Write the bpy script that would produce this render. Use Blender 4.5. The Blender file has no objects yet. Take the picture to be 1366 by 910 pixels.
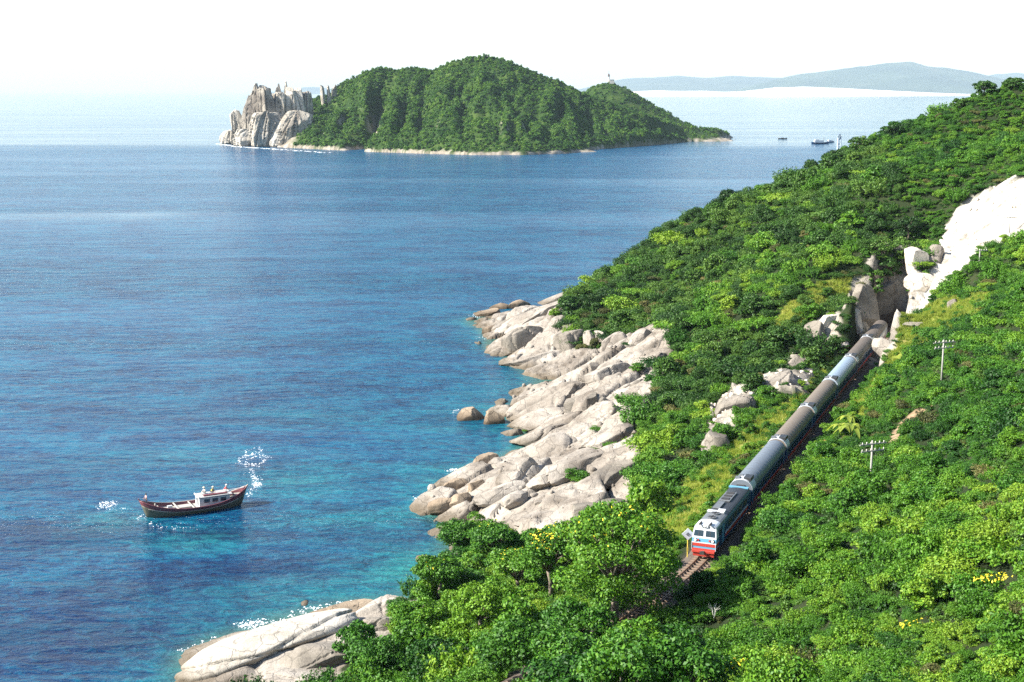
import bpy, bmesh, math, random
import numpy as np
from math import radians, sin, cos, pi
from mathutils import Vector, Matrix

rng = np.random.default_rng(7)
random.seed(7)
scene = bpy.context.scene
COL = scene.collection

# ------------------------------------------------------------------ camera
F = 1850.0                      # focal length in pixels of the 1366 px wide photograph
TILT = radians(10.22)
EYE = 62.0                      # metres above the sea
cam_data = bpy.data.cameras.new("camera")
cam_data.sensor_width = 36.0
cam_data.lens = F / 1366.0 * 36.0
cam_data.clip_start = 1.0
cam_data.clip_end = 300000.0
cam = bpy.data.objects.new("camera", cam_data)
cam.location = (0, 0, EYE)
cam.rotation_euler = (radians(90) - TILT, 0, 0)
COL.objects.link(cam)
scene.camera = cam

# ------------------------------------------------------------------ light
SUN_EL = radians(36)
SUN_DIR = Vector((-0.982 * cos(SUN_EL), -0.19 * cos(SUN_EL), sin(SUN_EL))).normalized()   # towards the sun
sun_data = bpy.data.lights.new("sun", 'SUN')
sun_data.energy = 5.0
sun_data.angle = radians(0.5)
sun_data.color = (1.0, 0.95, 0.86)
sun = bpy.data.objects.new("sun", sun_data)
sun.rotation_euler = SUN_DIR.to_track_quat('Z', 'Y').to_euler()
sun.location = (-200, -100, 300)
COL.objects.link(sun)
world = bpy.data.worlds.new("World")
scene.world = world
world.use_nodes = True
wn = world.node_tree
sky = wn.nodes.new('ShaderNodeTexSky')
sky.sky_type = 'NISHITA'
sky.sun_disc = False
sky.sun_elevation = SUN_EL
sky.sun_rotation = math.atan2(SUN_DIR.x, SUN_DIR.y)
sky.altitude = 0
sky.air_density = 1.0
sky.dust_density = 0.6
sky.ozone_density = 1.0
wn.links.new(sky.outputs[0], wn.nodes['Background'].inputs[0])
wn.nodes['Background'].inputs[1].default_value = 0.092
scene.view_settings.view_transform = 'Standard'
scene.view_settings.look = 'None'
scene.view_settings.exposure = 1.42
scene.view_settings.gamma = 1.0
scene.cycles.max_bounces = 6
scene.cycles.diffuse_bounces = 1
scene.cycles.glossy_bounces = 2
scene.cycles.transmission_bounces = 3
scene.cycles.transparent_max_bounces = 6
scene.cycles.volume_bounces = 0
scene.cycles.caustics_reflective = False
scene.cycles.caustics_refractive = False
scene.cycles.use_denoising = False

# ------------------------------------------------------------------ helpers
ST, CT = sin(TILT), cos(TILT)
def ray(px, py):
    u = (px - 683.0) / F
    v = -(py - 455.0) / F
    return np.array([u, CT + v * ST, -ST + v * CT])
def P(px, py, z):
    """point at height z seen in that direction from the look-out"""
    d = ray(px, py)
    t = (z - EYE) / d[2]
    return np.array([d[0] * t, d[1] * t, z])
def Pt(px, py, t):
    return ray(px, py) * t + np.array([0, 0, EYE])
def proj(p):
    x, y, z = p[..., 0], p[..., 1], p[..., 2] - EYE
    dpt = y * CT - z * ST
    up = y * ST + z * CT
    return 683 + F * x / dpt, 455 - F * up / dpt, dpt

def smooth(a, b, x):
    t = np.clip((x - a) / (b - a), 0, 1)
    return t * t * (3 - 2 * t)

def hash2(ix, iy, seed=0):
    n = (ix.astype(np.int64) * 374761393 + iy.astype(np.int64) * 668265263 + seed * 1442695041) & 0x7fffffff
    n = ((n ^ (n >> 13)) * 1274126177) & 0x7fffffff
    n = n ^ (n >> 16)
    return (n & 0xfffff) / float(0xfffff)
def vnoise(x, y, seed=0):
    ix = np.floor(x); iy = np.floor(y)
    fx = x - ix; fy = y - iy
    fx = fx * fx * (3 - 2 * fx); fy = fy * fy * (3 - 2 * fy)
    a = hash2(ix, iy, seed); b = hash2(ix + 1, iy, seed); c = hash2(ix, iy + 1, seed); d = hash2(ix + 1, iy + 1, seed)
    return (a * (1 - fx) + b * fx) * (1 - fy) + (c * (1 - fx) + d * fx) * fy
def fbm(x, y, octs=4, seed=0):
    s = 0; a = .5; n = 0
    for k in range(octs):
        s = s + a * vnoise(x * 2 ** k + 17.3 * k, y * 2 ** k - 9.1 * k, seed + k); n += a; a *= .5
    return s / n * 2 - 1
def voro(x, y, seed=0):
    """nearest and second-nearest feature distance, random number and offset of the nearest cell"""
    ix = np.floor(x); iy = np.floor(y)
    d1 = np.full(x.shape, 9.0); d2 = np.full(x.shape, 9.0); idr = np.zeros(x.shape); ox = np.zeros(x.shape); oy = np.zeros(x.shape)
    for dx in (-1, 0, 1):
        for dy in (-1, 0, 1):
            cx = ix + dx; cy = iy + dy
            px = cx + .1 + .8 * hash2(cx, cy, seed); py = cy + .1 + .8 * hash2(cx, cy, seed + 5)
            d = np.hypot(x - px, y - py)
            m = d < d1
            d2 = np.where(m, d1, np.minimum(d2, d))
            idr = np.where(m, hash2(cx, cy, seed + 9), idr)
            ox = np.where(m, x - px, ox); oy = np.where(m, y - py, oy)
            d1 = np.where(m, d, d1)
    return d1, d2, idr, ox, oy

def tag(o, label=None, cat=None, group=None, kind=None):
    if label: o['label'] = label
    if cat: o['category'] = cat
    if group: o['group'] = group
    if kind: o['kind'] = kind
    return o
def mesh_np(name, V, Fc, mats=(), smooth_=False, attrs=None):
    """mesh from numpy vertices and one (n,k) face array or list of them"""
    me = bpy.data.meshes.new(name)
    V = np.asarray(V, dtype=np.float32)
    faces = Fc if isinstance(Fc, list) else [Fc]
    faces = [np.asarray(f, dtype=np.int32) for f in faces if len(f)]
    me.vertices.add(len(V)); me.vertices.foreach_set('co', V.ravel())
    nl = sum(f.size for f in faces); nf = sum(len(f) for f in faces)
    me.loops.add(nl); me.polygons.add(nf)
    me.loops.foreach_set('vertex_index', np.concatenate([f.ravel() for f in faces]))
    tot = np.concatenate([np.full(len(f), f.shape[1], dtype=np.int32) for f in faces])
    st = np.concatenate([[0], np.cumsum(tot)[:-1]]).astype(np.int32)
    me.polygons.foreach_set('loop_start', st)
    if smooth_: me.polygons.foreach_set('use_smooth', np.ones(nf, dtype=bool))
    me.update(calc_edges=True)
    for m in mats: me.materials.append(m)
    if attrs:
        for k, a in attrs.items():
            at = me.attributes.new(k, 'FLOAT', 'POINT'); at.data.foreach_set('value', np.asarray(a, dtype=np.float32).ravel())
    return me
def link(name, me, parent=None, loc=None, rot=None):
    o = bpy.data.objects.new(name, me)
    COL.objects.link(o)
    if parent is not None: o.parent = parent
    if loc is not None: o.location = loc
    if rot is not None: o.rotation_euler = rot
    return o
def empty(name, loc=(0, 0, 0), rot=(0, 0, 0)):
    o = bpy.data.objects.new(name, None)
    o.empty_display_size = .5
    COL.objects.link(o); o.location = loc; o.rotation_euler = rot
    return o
def copy_tree(o, parent=None):
    c = o.copy(); COL.objects.link(c)
    if parent is not None: c.parent = parent
    for ch in list(o.children): copy_tree(ch, c)
    return c

class MB:
    """collects simple solids into one mesh"""
    def __init__(s): s.v = []; s.f = []
    def add(s, V, Fs):
        b = len(s.v); s.v.extend([tuple(p) for p in V]); s.f.extend([tuple(i + b for i in f) for f in Fs]); return s
    def box(s, c, d, rz=0, ry=0, taper=1.0):
        x, y, z = d[0] / 2, d[1] / 2, d[2] / 2
        V = [(-x, -y, -z), (x, -y, -z), (x, y, -z), (-x, y, -z), (-x * taper, -y * taper, z), (x * taper, -y * taper, z), (x * taper, y * taper, z), (-x * taper, y * taper, z)]
        M = Matrix.Rotation(rz, 3, 'Z') @ Matrix.Rotation(ry, 3, 'Y')
        V = [M @ Vector(p) + Vector(c) for p in V]
        return s.add(V, [(0, 3, 2, 1), (4, 5, 6, 7), (0, 1, 5, 4), (1, 2, 6, 5), (2, 3, 7, 6), (3, 0, 4, 7)])
    def tube(s, pts, rad, n=8, caps=True):
        pts = [Vector(p) for p in pts]
        if not hasattr(rad, '__len__'): rad = [rad] * len(pts)
        V = []; Fs = []
        for i, p in enumerate(pts):
            d = (pts[min(i + 1, len(pts) - 1)] - pts[max(i - 1, 0)]).normalized()
            a = d.orthogonal().normalized() if i == 0 else (a - d * a.dot(d)).normalized()
            b = d.cross(a)
            for k in range(n):
                t = 2 * pi * k / n
                V.append(p + (a * cos(t) + b * sin(t)) * rad[i])
        for i in range(len(pts) - 1):
            for k in range(n):
                Fs.append((i * n + k, i * n + (k + 1) % n, (i + 1) * n + (k + 1) % n, (i + 1) * n + k))
        if caps:
            Fs.append(tuple(range(n))[::-1]); Fs.append(tuple(range((len(pts) - 1) * n, len(pts) * n)))
        return s.add(V, Fs)
    def prism(s, prof, x0, x1):
        """profile of (y,z) points extruded along x"""
        n = len(prof)
        V = [(x0, y, z) for y, z in prof] + [(x1, y, z) for y, z in prof]
        Fs = [(i, (i + 1) % n, n + (i + 1) % n, n + i) for i in range(n)] + [tuple(range(n))[::-1], tuple(range(n, 2 * n))]
        return s.add(V, Fs)
    def build(s, name, mat, parent=None, smooth_=False, bevel=0, loc=None, rot=None):
        me = bpy.data.meshes.new(name); me.from_pydata(s.v, [], s.f)
        bm = bmesh.new(); bm.from_mesh(me); bmesh.ops.recalc_face_normals(bm, faces=bm.faces)
        if bevel: bmesh.ops.bevel(bm, geom=bm.edges[:], offset=bevel, segments=2, affect='EDGES', profile=.5)
        bm.to_mesh(me); bm.free()
        if smooth_:
            me.polygons.foreach_set('use_smooth', np.ones(len(me.polygons), dtype=bool))
        me.materials.append(mat)
        return link(name, me, parent, loc, rot)

# ------------------------------------------------------------------ materials
def new_mat(name):
    m = bpy.data.materials.new(name); m.use_nodes = True
    return m, m.node_tree.nodes, m.node_tree.links, m.node_tree.nodes['Principled BSDF']
def N(nodes, typ, **kw):
    n = nodes.new(typ)
    for k, v in kw.items():
        if k == 'inp':
            for i, x in v.items(): n.inputs[i].default_value = x
        else: setattr(n, k, v)
    return n
def ramp(nodes, stops):
    r = nodes.new('ShaderNodeValToRGB')
    el = r.color_ramp.elements
    while len(el) > 1: el.remove(el[-1])
    el[0].position = stops[0][0]; c = stops[0][1]; el[0].color = (*c, 1) if hasattr(c, '__len__') else (c, c, c, 1)
    for p, c in stops[1:]:
        e = el.new(p); e.color = (*c, 1) if hasattr(c, '__len__') else (c, c, c, 1)
    return r
def mixc(nodes, links, fac, a, b, mode='MIX'):
    m = nodes.new('ShaderNodeMix'); m.data_type = 'RGBA'; m.blend_type = mode; m.clamp_result = False
    for s, v in ((m.inputs[0], fac), (m.inputs[6], a), (m.inputs[7], b)):
        if hasattr(v, 'links') or hasattr(v, 'is_output'): links.new(v, s)
        elif hasattr(v, '__len__'): s.default_value = (*v, 1)
        elif s.type == 'RGBA': s.default_value = (v, v, v, 1)
        else: s.default_value = v
    return m.outputs[2]
def math_(nodes, links, op, a, b=0.0, clamp=False):
    m = nodes.new('ShaderNodeMath'); m.operation = op; m.use_clamp = clamp
    for s, v in ((m.inputs[0], a), (m.inputs[1], b)):
        if hasattr(v, 'is_output'): links.new(v, s)
        else: s.default_value = v
    return m.outputs[0]
def noise(nodes, links, vec, scale, detail=4, rough=.55, dist=0.0):
    n = nodes.new('ShaderNodeTexNoise'); n.inputs['Scale'].default_value = scale; n.inputs['Detail'].default_value = detail
    n.inputs['Roughness'].default_value = rough; n.inputs['Distortion'].default_value = dist
    if vec is not None: links.new(vec, n.inputs['Vector'])
    return n.outputs[0]
def stretch(nodes, links, vec, sc, rot=(0, 0, 0)):
    m = nodes.new('ShaderNodeMapping'); m.inputs['Scale'].default_value = sc; m.inputs['Rotation'].default_value = rot
    links.new(vec, m.inputs['Vector']); return m.outputs[0]
def paint(name, col, rough=.5, metal=0.0, dirt=.25, dirt_col=(.12, .09, .06), scale=2.0, bump=.0, spec=.5):
    m, nd, lk, b = new_mat(name)
    tc = nd.new('ShaderNodeTexCoord')
    n1 = noise(nd, lk, tc.outputs['Object'], scale, 6, .65)
    r = ramp(nd, [(.45, 0.0), (.75, 1.0)]); lk.new(n1, r.inputs[0])
    c = mixc(nd, lk, math_(nd, lk, 'MULTIPLY', r.outputs[0], dirt), col, dirt_col)
    n2 = noise(nd, lk, tc.outputs['Object'], scale * 9, 3)
    c = mixc(nd, lk, .35, c, mixc(nd, lk, n2, tuple(x * .7 for x in col), tuple(min(1, x * 1.2) for x in col)))
    lk.new(c, b.inputs['Base Color'])
    b.inputs['Roughness'].default_value = rough; b.inputs['Metallic'].default_value = metal
    b.inputs['Specular IOR Level'].default_value = spec
    if bump:
        bp = N(nd, 'ShaderNodeBump', inp={'Strength': bump, 'Distance': .05}); lk.new(n2, bp.inputs['Height']); lk.new(bp.outputs[0], b.inputs['Normal'])
    return m

def rock_color(nd, lk, vec, tint=(1, 1, 1), sc=1.0, wet=True, base=((.30, .25, .21), (.52, .46, .39), (.66, .60, .52))):
    """weathered granite: broad patches, dark lichen streaks, fine speckle; returns colour, bump height"""
    n1 = noise(nd, lk, vec, .12 * sc, 5, .6, .4)
    r1 = ramp(nd, [(.33, base[0]), (.47, base[1]), (.62, base[2])]); lk.new(n1, r1.inputs[0])
    st = stretch(nd, lk, vec, (1.6 * sc, .5 * sc, .35 * sc), (0, .2, .5))
    n2 = noise(nd, lk, st, .8, 6, .7, .8)
    r2 = ramp(nd, [(.55, 0.0), (.70, 1.0)]); lk.new(n2, r2.inputs[0])
    c = mixc(nd, lk, math_(nd, lk, 'MULTIPLY', r2.outputs[0], .55), r1.outputs[0], (.17, .15, .13))
    n3 = noise(nd, lk, vec, 6 * sc, 6, .75)
    r3 = ramp(nd, [(.3, .62), (.6, 1.12)]); lk.new(n3, r3.inputs[0])
    c = mixc(nd, lk, 1.0, c, r3.outputs[0], 'MULTIPLY')
    vo = nd.new('ShaderNodeTexVoronoi'); vo.feature = 'DISTANCE_TO_EDGE'; vo.inputs['Scale'].default_value = .35 * sc
    wv = nd.new('ShaderNodeVectorMath'); wv.operation = 'ADD'
    nn = nd.new('ShaderNodeTexNoise'); nn.inputs['Scale'].default_value = .5 * sc; lk.new(vec, nn.inputs['Vector'])
    sc2 = nd.new('ShaderNodeVectorMath'); sc2.operation = 'SCALE'; sc2.inputs['Scale'].default_value = 2.2 / sc; lk.new(nn.outputs['Color'], sc2.inputs[0])
    lk.new(vec, wv.inputs[0]); lk.new(sc2.outputs[0], wv.inputs[1]); lk.new(wv.outputs[0], vo.inputs['Vector'])
    r4 = ramp(nd, [(0.0, 0.0), (.035, 1.0)]); lk.new(vo.outputs[0], r4.inputs[0])
    c = mixc(nd, lk, math_(nd, lk, 'MULTIPLY_ADD', r4.outputs[0], 1.0) if False else r4.outputs[0], mixc(nd, lk, .55, c, (.08, .07, .06)), c)
    if wet:
        geo = nd.new('ShaderNodeNewGeometry'); sp = nd.new('ShaderNodeSeparateXYZ'); lk.new(geo.outputs['Position'], sp.inputs[0])
        wz = math_(nd, lk, 'ADD', sp.outputs[2], math_(nd, lk, 'MULTIPLY', math_(nd, lk, 'SUBTRACT', noise(nd, lk, geo.outputs['Position'], .5, 3), .5), -1.6))
        r5 = ramp(nd, [(0.0, 1.0), (1.0, 0.0)])
        mr = N(nd, 'ShaderNodeMapRange', inp={1: .3, 2: 1.7, 3: 0.0, 4: 1.0}); lk.new(wz, mr.inputs[0]); lk.new(mr.outputs[0], r5.inputs[0])
        c = mixc(nd, lk, math_(nd, lk, 'MULTIPLY', r5.outputs[0], .8), c, (.10, .075, .045))
    c = mixc(nd, lk, 1.0, c, tint, 'MULTIPLY')
    h = math_(nd, lk, 'ADD', math_(nd, lk, 'MULTIPLY', n3, .35), math_(nd, lk, 'ADD', math_(nd, lk, 'MULTIPLY', n2, .6), math_(nd, lk, 'MULTIPLY', r4.outputs[0], .25)))
    return c, h

def rock_mat(name, tint=(1, 1, 1), sc=1.0, wet=True, bump=.5, **kw):
    m, nd, lk, b = new_mat(name)
    geo = nd.new('ShaderNodeNewGeometry')
    c, h = rock_color(nd, lk, geo.outputs['Position'], tint, sc, wet, **kw)
    lk.new(c, b.inputs['Base Color']); b.inputs['Roughness'].default_value = .85; b.inputs['Specular IOR Level'].default_value = .25
    bp = N(nd, 'ShaderNodeBump', inp={'Strength': bump, 'Distance': .35 / sc}); lk.new(h, bp.inputs['Height']); lk.new(bp.outputs[0], b.inputs['Normal'])
    return m

def leaf_mat(name, dark, mid, light, trans=.3, zone=True):
    m, nd, lk, b = new_mat(name)
    oi = nd.new('ShaderNodeObjectInfo')
    at = N(nd, 'ShaderNodeAttribute', attribute_name='var')
    geo = nd.new('ShaderNodeNewGeometry')
    nz = noise(nd, lk, geo.outputs['Position'], .035, 3, .6)
    f = math_(nd, lk, 'MULTIPLY', oi.outputs['Random'], .5)
    f = math_(nd, lk, 'ADD', f, math_(nd, lk, 'MULTIPLY', at.outputs['Fac'], .35))
    f = math_(nd, lk, 'ADD', f, math_(nd, lk, 'MULTIPLY', math_(nd, lk, 'SUBTRACT', nz, .5), 1.1))
    r = ramp(nd, [(.1, dark), (.45, mid), (.85, light)]); lk.new(f, r.inputs[0])
    lk.new(r.outputs[0], b.inputs['Base Color'])
    b.inputs['Roughness'].default_value = .55; b.inputs['Specular IOR Level'].default_value = .3
    tr = nd.new('ShaderNodeBsdfTranslucent')
    lk.new(mixc(nd, lk, 1.0, r.outputs[0], (1.15, 1.35, .5), 'MULTIPLY'), tr.inputs[0])
    mx = nd.new('ShaderNodeMixShader'); mx.inputs[0].default_value = trans
    lk.new(b.outputs[0], mx.inputs[1]); lk.new(tr.outputs[0], mx.inputs[2])
    lk.new(mx.outputs[0], nd['Material Output'].inputs[0])
    return m
# ------------------------------------------------------------------ the land: one height function H(x, y)
TRACK = np.array([(-34, 72), (-24, 79), (-14, 87.5), (-5, 97), (3.5, 106.5), (10.6, 117), (15.6, 125.6), (19.05, 132.5), (19.05 + 48.5, 132.5 + 120), (81.3, 286.5), (84, 294), (85.5, 302)], dtype=float)
RAIL_Z = 16.0
CTRL = [  # (px, py, z) of ground points read off the view
    # waterline
    (635, 424, 0), (650, 446, 0), (652, 470, -.3), (690, 488, 0), (738, 498, 0), (702, 530, 0), (676, 556, 0), (702, 592, 0), (668, 612, 0), (628, 628, 0),
    (568, 678, 0), (600, 700, 0), (588, 745, -.5), (545, 798, 0), (440, 812, 0), (350, 838, 0), (250, 880, 0), (262, 900, 0),
    # sea bed
    (500, 600, -7), (400, 790, -4.5), (300, 700, -11), (100, 800, -14), (560, 500, -9), (600, 415, -8), (150, 500, -18), (540, 690, -3), (530, 750, -2.5), (0, 600, -20), (200, 860, -6),
    (640, 500, -4), (660, 575, -2), (620, 590, -3), (700, 505, -.8), (450, 400, -16),
    # rocky shore
    (700, 436, 4.5), (760, 402, 6.0), (700, 470, 1.5), (775, 440, 7), (820, 470, 8), (740, 525, 3.0), (790, 515, 6.5), (850, 500, 9.5), (745, 565, 3.2), (800, 570, 7), (845, 545, 9.5),
    (745, 615, 5.5), (690, 640, 4.5), (830, 630, 9.5), (740, 690, 5.5), (830, 690, 8.5), (640, 680, 2.6), (600, 820, 4.5), (330, 862, 1.7), (420, 846, 3.2), (520, 820, 4), (480, 885, 3.0), (380, 895, 2.0),
    (640, 760, 4.5), (560, 905, 5),
    # seaward slope beside the line
    (700, 860, 8.5), (800, 790, 11.5), (760, 905, 11.5), (880, 715, 13.5), (920, 640, 13.2), (900, 560, 11.5), (970, 560, 14.2), (900, 480, 12), (1060, 500, 17.5), (1105, 425, 21), (1075, 405, 22.5),
    (1160, 380, 27.5), (950, 400, 17), (1000, 330, 25), (1050, 420, 20.5), (1100, 330, 30), (1100, 275, 35.5), (1200, 250, 41), (1190, 345, 29.5), (1300, 205, 47), (1366, 185, 50),
    # skyline (ground below the crowns)
    (770, 402, 6.5), (860, 337, 20), (915, 298, 25.5), (985, 274, 29), (1050, 253, 33.5), (1100, 230, 38), (1150, 193, 45), (1195, 173, 49), (1270, 152, 54), (1320, 132, 57), (1366, 134, 58),
    # quarry cut and the slope above the line
    (1250, 372, 26), (1230, 330, 29.5), (1290, 300, 35), (1366, 240, 44.5), (1366, 320, 35), (1290, 345, 31), (1330, 300, 36), (1225, 398, 22.5),
    (1366, 450, 31), (1366, 600, 28.5), (1366, 760, 27.5), (1366, 905, 27.5), (1250, 470, 25.5), (1200, 520, 20.5), (1250, 620, 23.5), (1150, 650, 20.5), (1180, 760, 22.5), (1080, 780, 19.5), (1120, 905, 22.5), (960, 880, 18.5), (1200, 445, 21),
]
FREE = [(0, 0, 52), (25, 0, 57), (-35, 0, 22), (-60, 0, -2), (0, 35, 36), (30, 40, 38), (70, 20, 66), (80, 80, 52), (95, 140, 52), (110, 200, 52), (135, 260, 60), (-30, 50, 17), (-10, 65, 22), (-55, 60, 0),
        (20, 62, 31), (-20, 104, 8.5), (-42, 110, -1.5), (-30, 128, 1.5),
        (190, 330, 72), (180, 420, 66), (230, 200, 95), (230, 60, 100), (230, 480, 55), (10, 470, -14), (60, 470, -6), (110, 500, 8), (160, 500, 25), (-20, 440, -14), (-60, 400, -18), (-60, 300, -16), (-60, 170, -14), (230, -30, 95), (-60, -30, -5), (60, 430, 8), (100, 440, 24), (30, 425, 2)]
def _controls():
    pts = [P(a, b, c) for a, b, c in CTRL]
    sky_t = {770: 392, 860: 372, 915: 382, 985: 388, 1050: 392, 1100: 392, 1150: 388, 1195: 386, 1270: 378, 1320: 372, 1366: 366}
    out = []
    for (a, b, c), p in zip(CTRL, pts):
        if a in sky_t and b < 175 or (a, b) in ((770, 402), (860, 337), (915, 298), (985, 274), (1050, 253), (1100, 230), (1150, 193)):
            p = Pt(a, b, sky_t[a])
            out.append((p[0] + 26, p[1] + 62, p[2] - 16))
        out.append(tuple(p))
    seg = np.diff(TRACK, axis=0)
    for i in range(len(TRACK) - 1):
        n = max(1, int(np.hypot(*seg[i]) // 14))
        for k in range(n):
            q = TRACK[i] + seg[i] * k / n
            if q[1] > 266: continue
            nn = np.array([seg[i][1], -seg[i][0]]) / np.hypot(*seg[i])
            out.append((q[0] - nn[0] * 2, q[1] - nn[1] * 2, RAIL_Z - .6))
            a = q + nn * 5.5
            out.append((a[0], a[1], RAIL_Z + (1.6 if q[1] < 240 else 4.5)))
    out += FREE
    return np.array(out)
_C = _controls()
_S = 100.0
def _phi(r2):
    return .5 * r2 * np.log(r2 + 1e-9)
def _fit():
    X = _C[:, :2] / _S; n = len(X)
    r2 = ((X[:, None] - X[None]) ** 2).sum(-1)
    A = np.zeros((n + 3, n + 3)); A[:n, :n] = _phi(r2) + np.eye(n) * 2.5e-4
    A[:n, n] = 1; A[:n, n + 1:] = X; A[n, :n] = 1; A[n + 1:, :n] = X.T
    return np.linalg.solve(A, np.concatenate([_C[:, 2], [0, 0, 0]]))
_W = _fit()
def H0(x, y):
    x = np.asarray(x, float); y = np.asarray(y, float); sh = x.shape
    q = np.stack([x.ravel(), y.ravel()], 1) / _S
    out = np.empty(len(q)); X = _C[:, :2] / _S
    for i in range(0, len(q), 20000):
        s = q[i:i + 20000]
        r2 = ((s[:, None] - X[None]) ** 2).sum(-1)
        out[i:i + 20000] = _phi(r2) @ _W[:len(X)] + _W[len(X)] + s @ _W[len(X) + 1:]
    return out.reshape(sh)
def track_dist(x, y):
    """signed distance to the line (positive on the uphill side)"""
    x = np.asarray(x, float); y = np.asarray(y, float)
    best = np.full(x.shape, 1e9); sg = np.zeros(x.shape)
    for i in range(len(TRACK) - 1):
        a = TRACK[i]; d = TRACK[i + 1] - a; L2 = d @ d
        t = np.clip(((x - a[0]) * d[0] + (y - a[1]) * d[1]) / L2, 0, 1)
        dx = x - a[0] - t * d[0]; dy = y - a[1] - t * d[1]; r = np.hypot(dx, dy)
        m = r < best
        best = np.where(m, r, best); sg = np.where(m, np.sign(dx * d[1] - dy * d[0]), sg)
    return best * sg
def H1(x, y):
    """land without small relief, railway bench cut in"""
    z = H0(x, y)
    z = z + 1.1 * fbm(x / 12, y / 12, 3, 3) * smooth(1, 4, z)
    d = track_dist(x, y)
    w = 1 - smooth(2.3, 3.9, np.abs(d))
    w = w * (1 - smooth(270, 278, y))
    return z * (1 - w) + (RAIL_Z - .75) * w
def ground(px, py, t0=60.0, t1=620.0, fn=H1, step=1.0):
    """first point of the land met when looking along that direction"""
    d = ray(px, py); t = np.arange(t0, t1, step)
    q = d[None] * t[:, None]; q[:, 2] += EYE
    h = np.maximum(fn(q[:, 0], q[:, 1]), 0)
    k = np.argmax(h >= q[:, 2])
    if h[k] < q[k, 2]: k = len(t) - 1
    p = q[k].copy()
    if k > 0:
        e0 = q[k - 1, 2] - h[k - 1]; e1 = q[k, 2] - h[k]
        f = e0 / (e0 - e1 + 1e-9); p = q[k - 1] * (1 - f) + q[k] * f
    return p
def world_poly(pix, fn=H1):
    return np.array([ground(a, b, fn=fn)[:2] for a, b in pix])
def in_poly(x, y, poly):
    c = np.zeros(x.shape, bool); n = len(poly)
    for i in range(n):
        x1, y1 = poly[i]; x2, y2 = poly[(i + 1) % n]
        if y1 == y2: continue
        c ^= ((y1 > y) != (y2 > y)) & (x < (x2 - x1) * (y - y1) / (y2 - y1) + x1)
    return c

def poly_xy(pts_z):
    return np.array([P(a, b, z)[:2] for a, b, z in pts_z])
# patches of bare ground, as outlines on the land (direction and height of each corner)
ROCK_EDGE = [(775, 386, 6), (752, 400, 6), (755, 425, 7), (742, 440, 7), (790, 448, 8), (830, 440, 9), (872, 438, 11), (895, 470, 11), (885, 500, 11), (870, 535, 10.5), (850, 560, 10.5), (848, 600, 10.5), (846, 645, 10.5),
             (852, 700, 10.5), (815, 735, 9.5), (740, 735, 6.5), (690, 720, 5), (640, 700, 3.2), (615, 700, 2)]
_re = list(poly_xy(ROCK_EDGE))
ROCKS = np.array(_re + [(-14, 186), (-24, 190), (-70, 230), (-70, 420), (15, 420)])
ROCK2 = np.array(list(poly_xy([(560, 790, 4.5), (520, 812, 4.5), (545, 826, 4.5), (535, 850, 4.5), (462, 862, 4), (452, 915, 4), (300, 960, 0), (150, 900, -1), (240, 800, -4), (480, 790, -2)])))
SCAR = world_poly([(1160, 452), (1182, 420), (1200, 402), (1236, 378), (1232, 348), (1262, 300), (1300, 262), (1345, 238), (1395, 225), (1400, 300), (1345, 322), (1318, 332), (1300, 350), (1266, 376), (1236, 404), (1210, 424), (1190, 440)])
WALLS = [world_poly(p) for p in (
    [(1135, 372), (1165, 366), (1205, 385), (1196, 402), (1170, 424), (1150, 436), (1128, 425), (1130, 398)],
    [(940, 625), (936, 600), (948, 560), (945, 545), (975, 518), (1000, 520), (1010, 532), (975, 575), (955, 600)],
    [(1020, 505), (1050, 478), (1078, 472), (1085, 505), (1075, 530), (1040, 528), (1015, 522)],
    [(1160, 480), (1178, 450), (1200, 446), (1198, 462), (1172, 490), (1150, 520)],
    [(1082, 470), (1088, 425), (1105, 418), (1122, 432), (1120, 462), (1100, 470)])]
GRASS = [world_poly(p) for p in (
    [(1028, 440), (1085, 380), (1130, 368), (1160, 374), (1122, 402), (1062, 446)],
    [(1190, 440), (1230, 410), (1330, 390), (1300, 430), (1240, 455), (1200, 470), (1150, 560), (1140, 540), (1180, 480)],
    [(850, 720), (900, 660), (950, 620), (1000, 570), (1060, 530), (1100, 470), (1110, 480), (1050, 560), (1000, 610), (960, 660), (925, 700), (880, 745)])]
DIRT = [world_poly(p) for p in ([(1180, 596), (1196, 570), (1215, 548), (1240, 540), (1238, 552), (1215, 570), (1200, 590)],)]
def soft_poly(x, y, poly, wob=1.2, seed=0):
    """inside mask with an edge that wanders"""
    xx = x + wob * fbm(x / 4, y / 4, 3, seed + 40); yy = y + wob * fbm(x / 4 + 50, y / 4, 3, seed + 41)
    return in_poly(xx, yy, poly).astype(float)
def masks(x, y):
    rock = np.maximum(soft_poly(x, y, ROCKS, 1.6), soft_poly(x, y, ROCK2, 1.0))
    scar = soft_poly(x, y, SCAR, 3.0)
    wall = np.zeros(x.shape)
    for i, p in enumerate(WALLS): wall = np.maximum(wall, soft_poly(x, y, p, .7, i))
    wall = np.maximum(wall, ((y > 262) & (y < 292) & (np.abs(track_dist(x, y)) < 4.2 + 2 * fbm(x / 3, y / 3, 2, 90)) & (x > 60)).astype(float) * (1 - scar))
    grass = np.zeros(x.shape)
    for i, p in enumerate(GRASS): grass = np.maximum(grass, soft_poly(x, y, p, 1.5, i + 7))
    dirt = np.zeros(x.shape)
    for p in DIRT: dirt = np.maximum(dirt, soft_poly(x, y, p, .8, 3))
    return rock, scar, wall, grass, dirt
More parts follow.
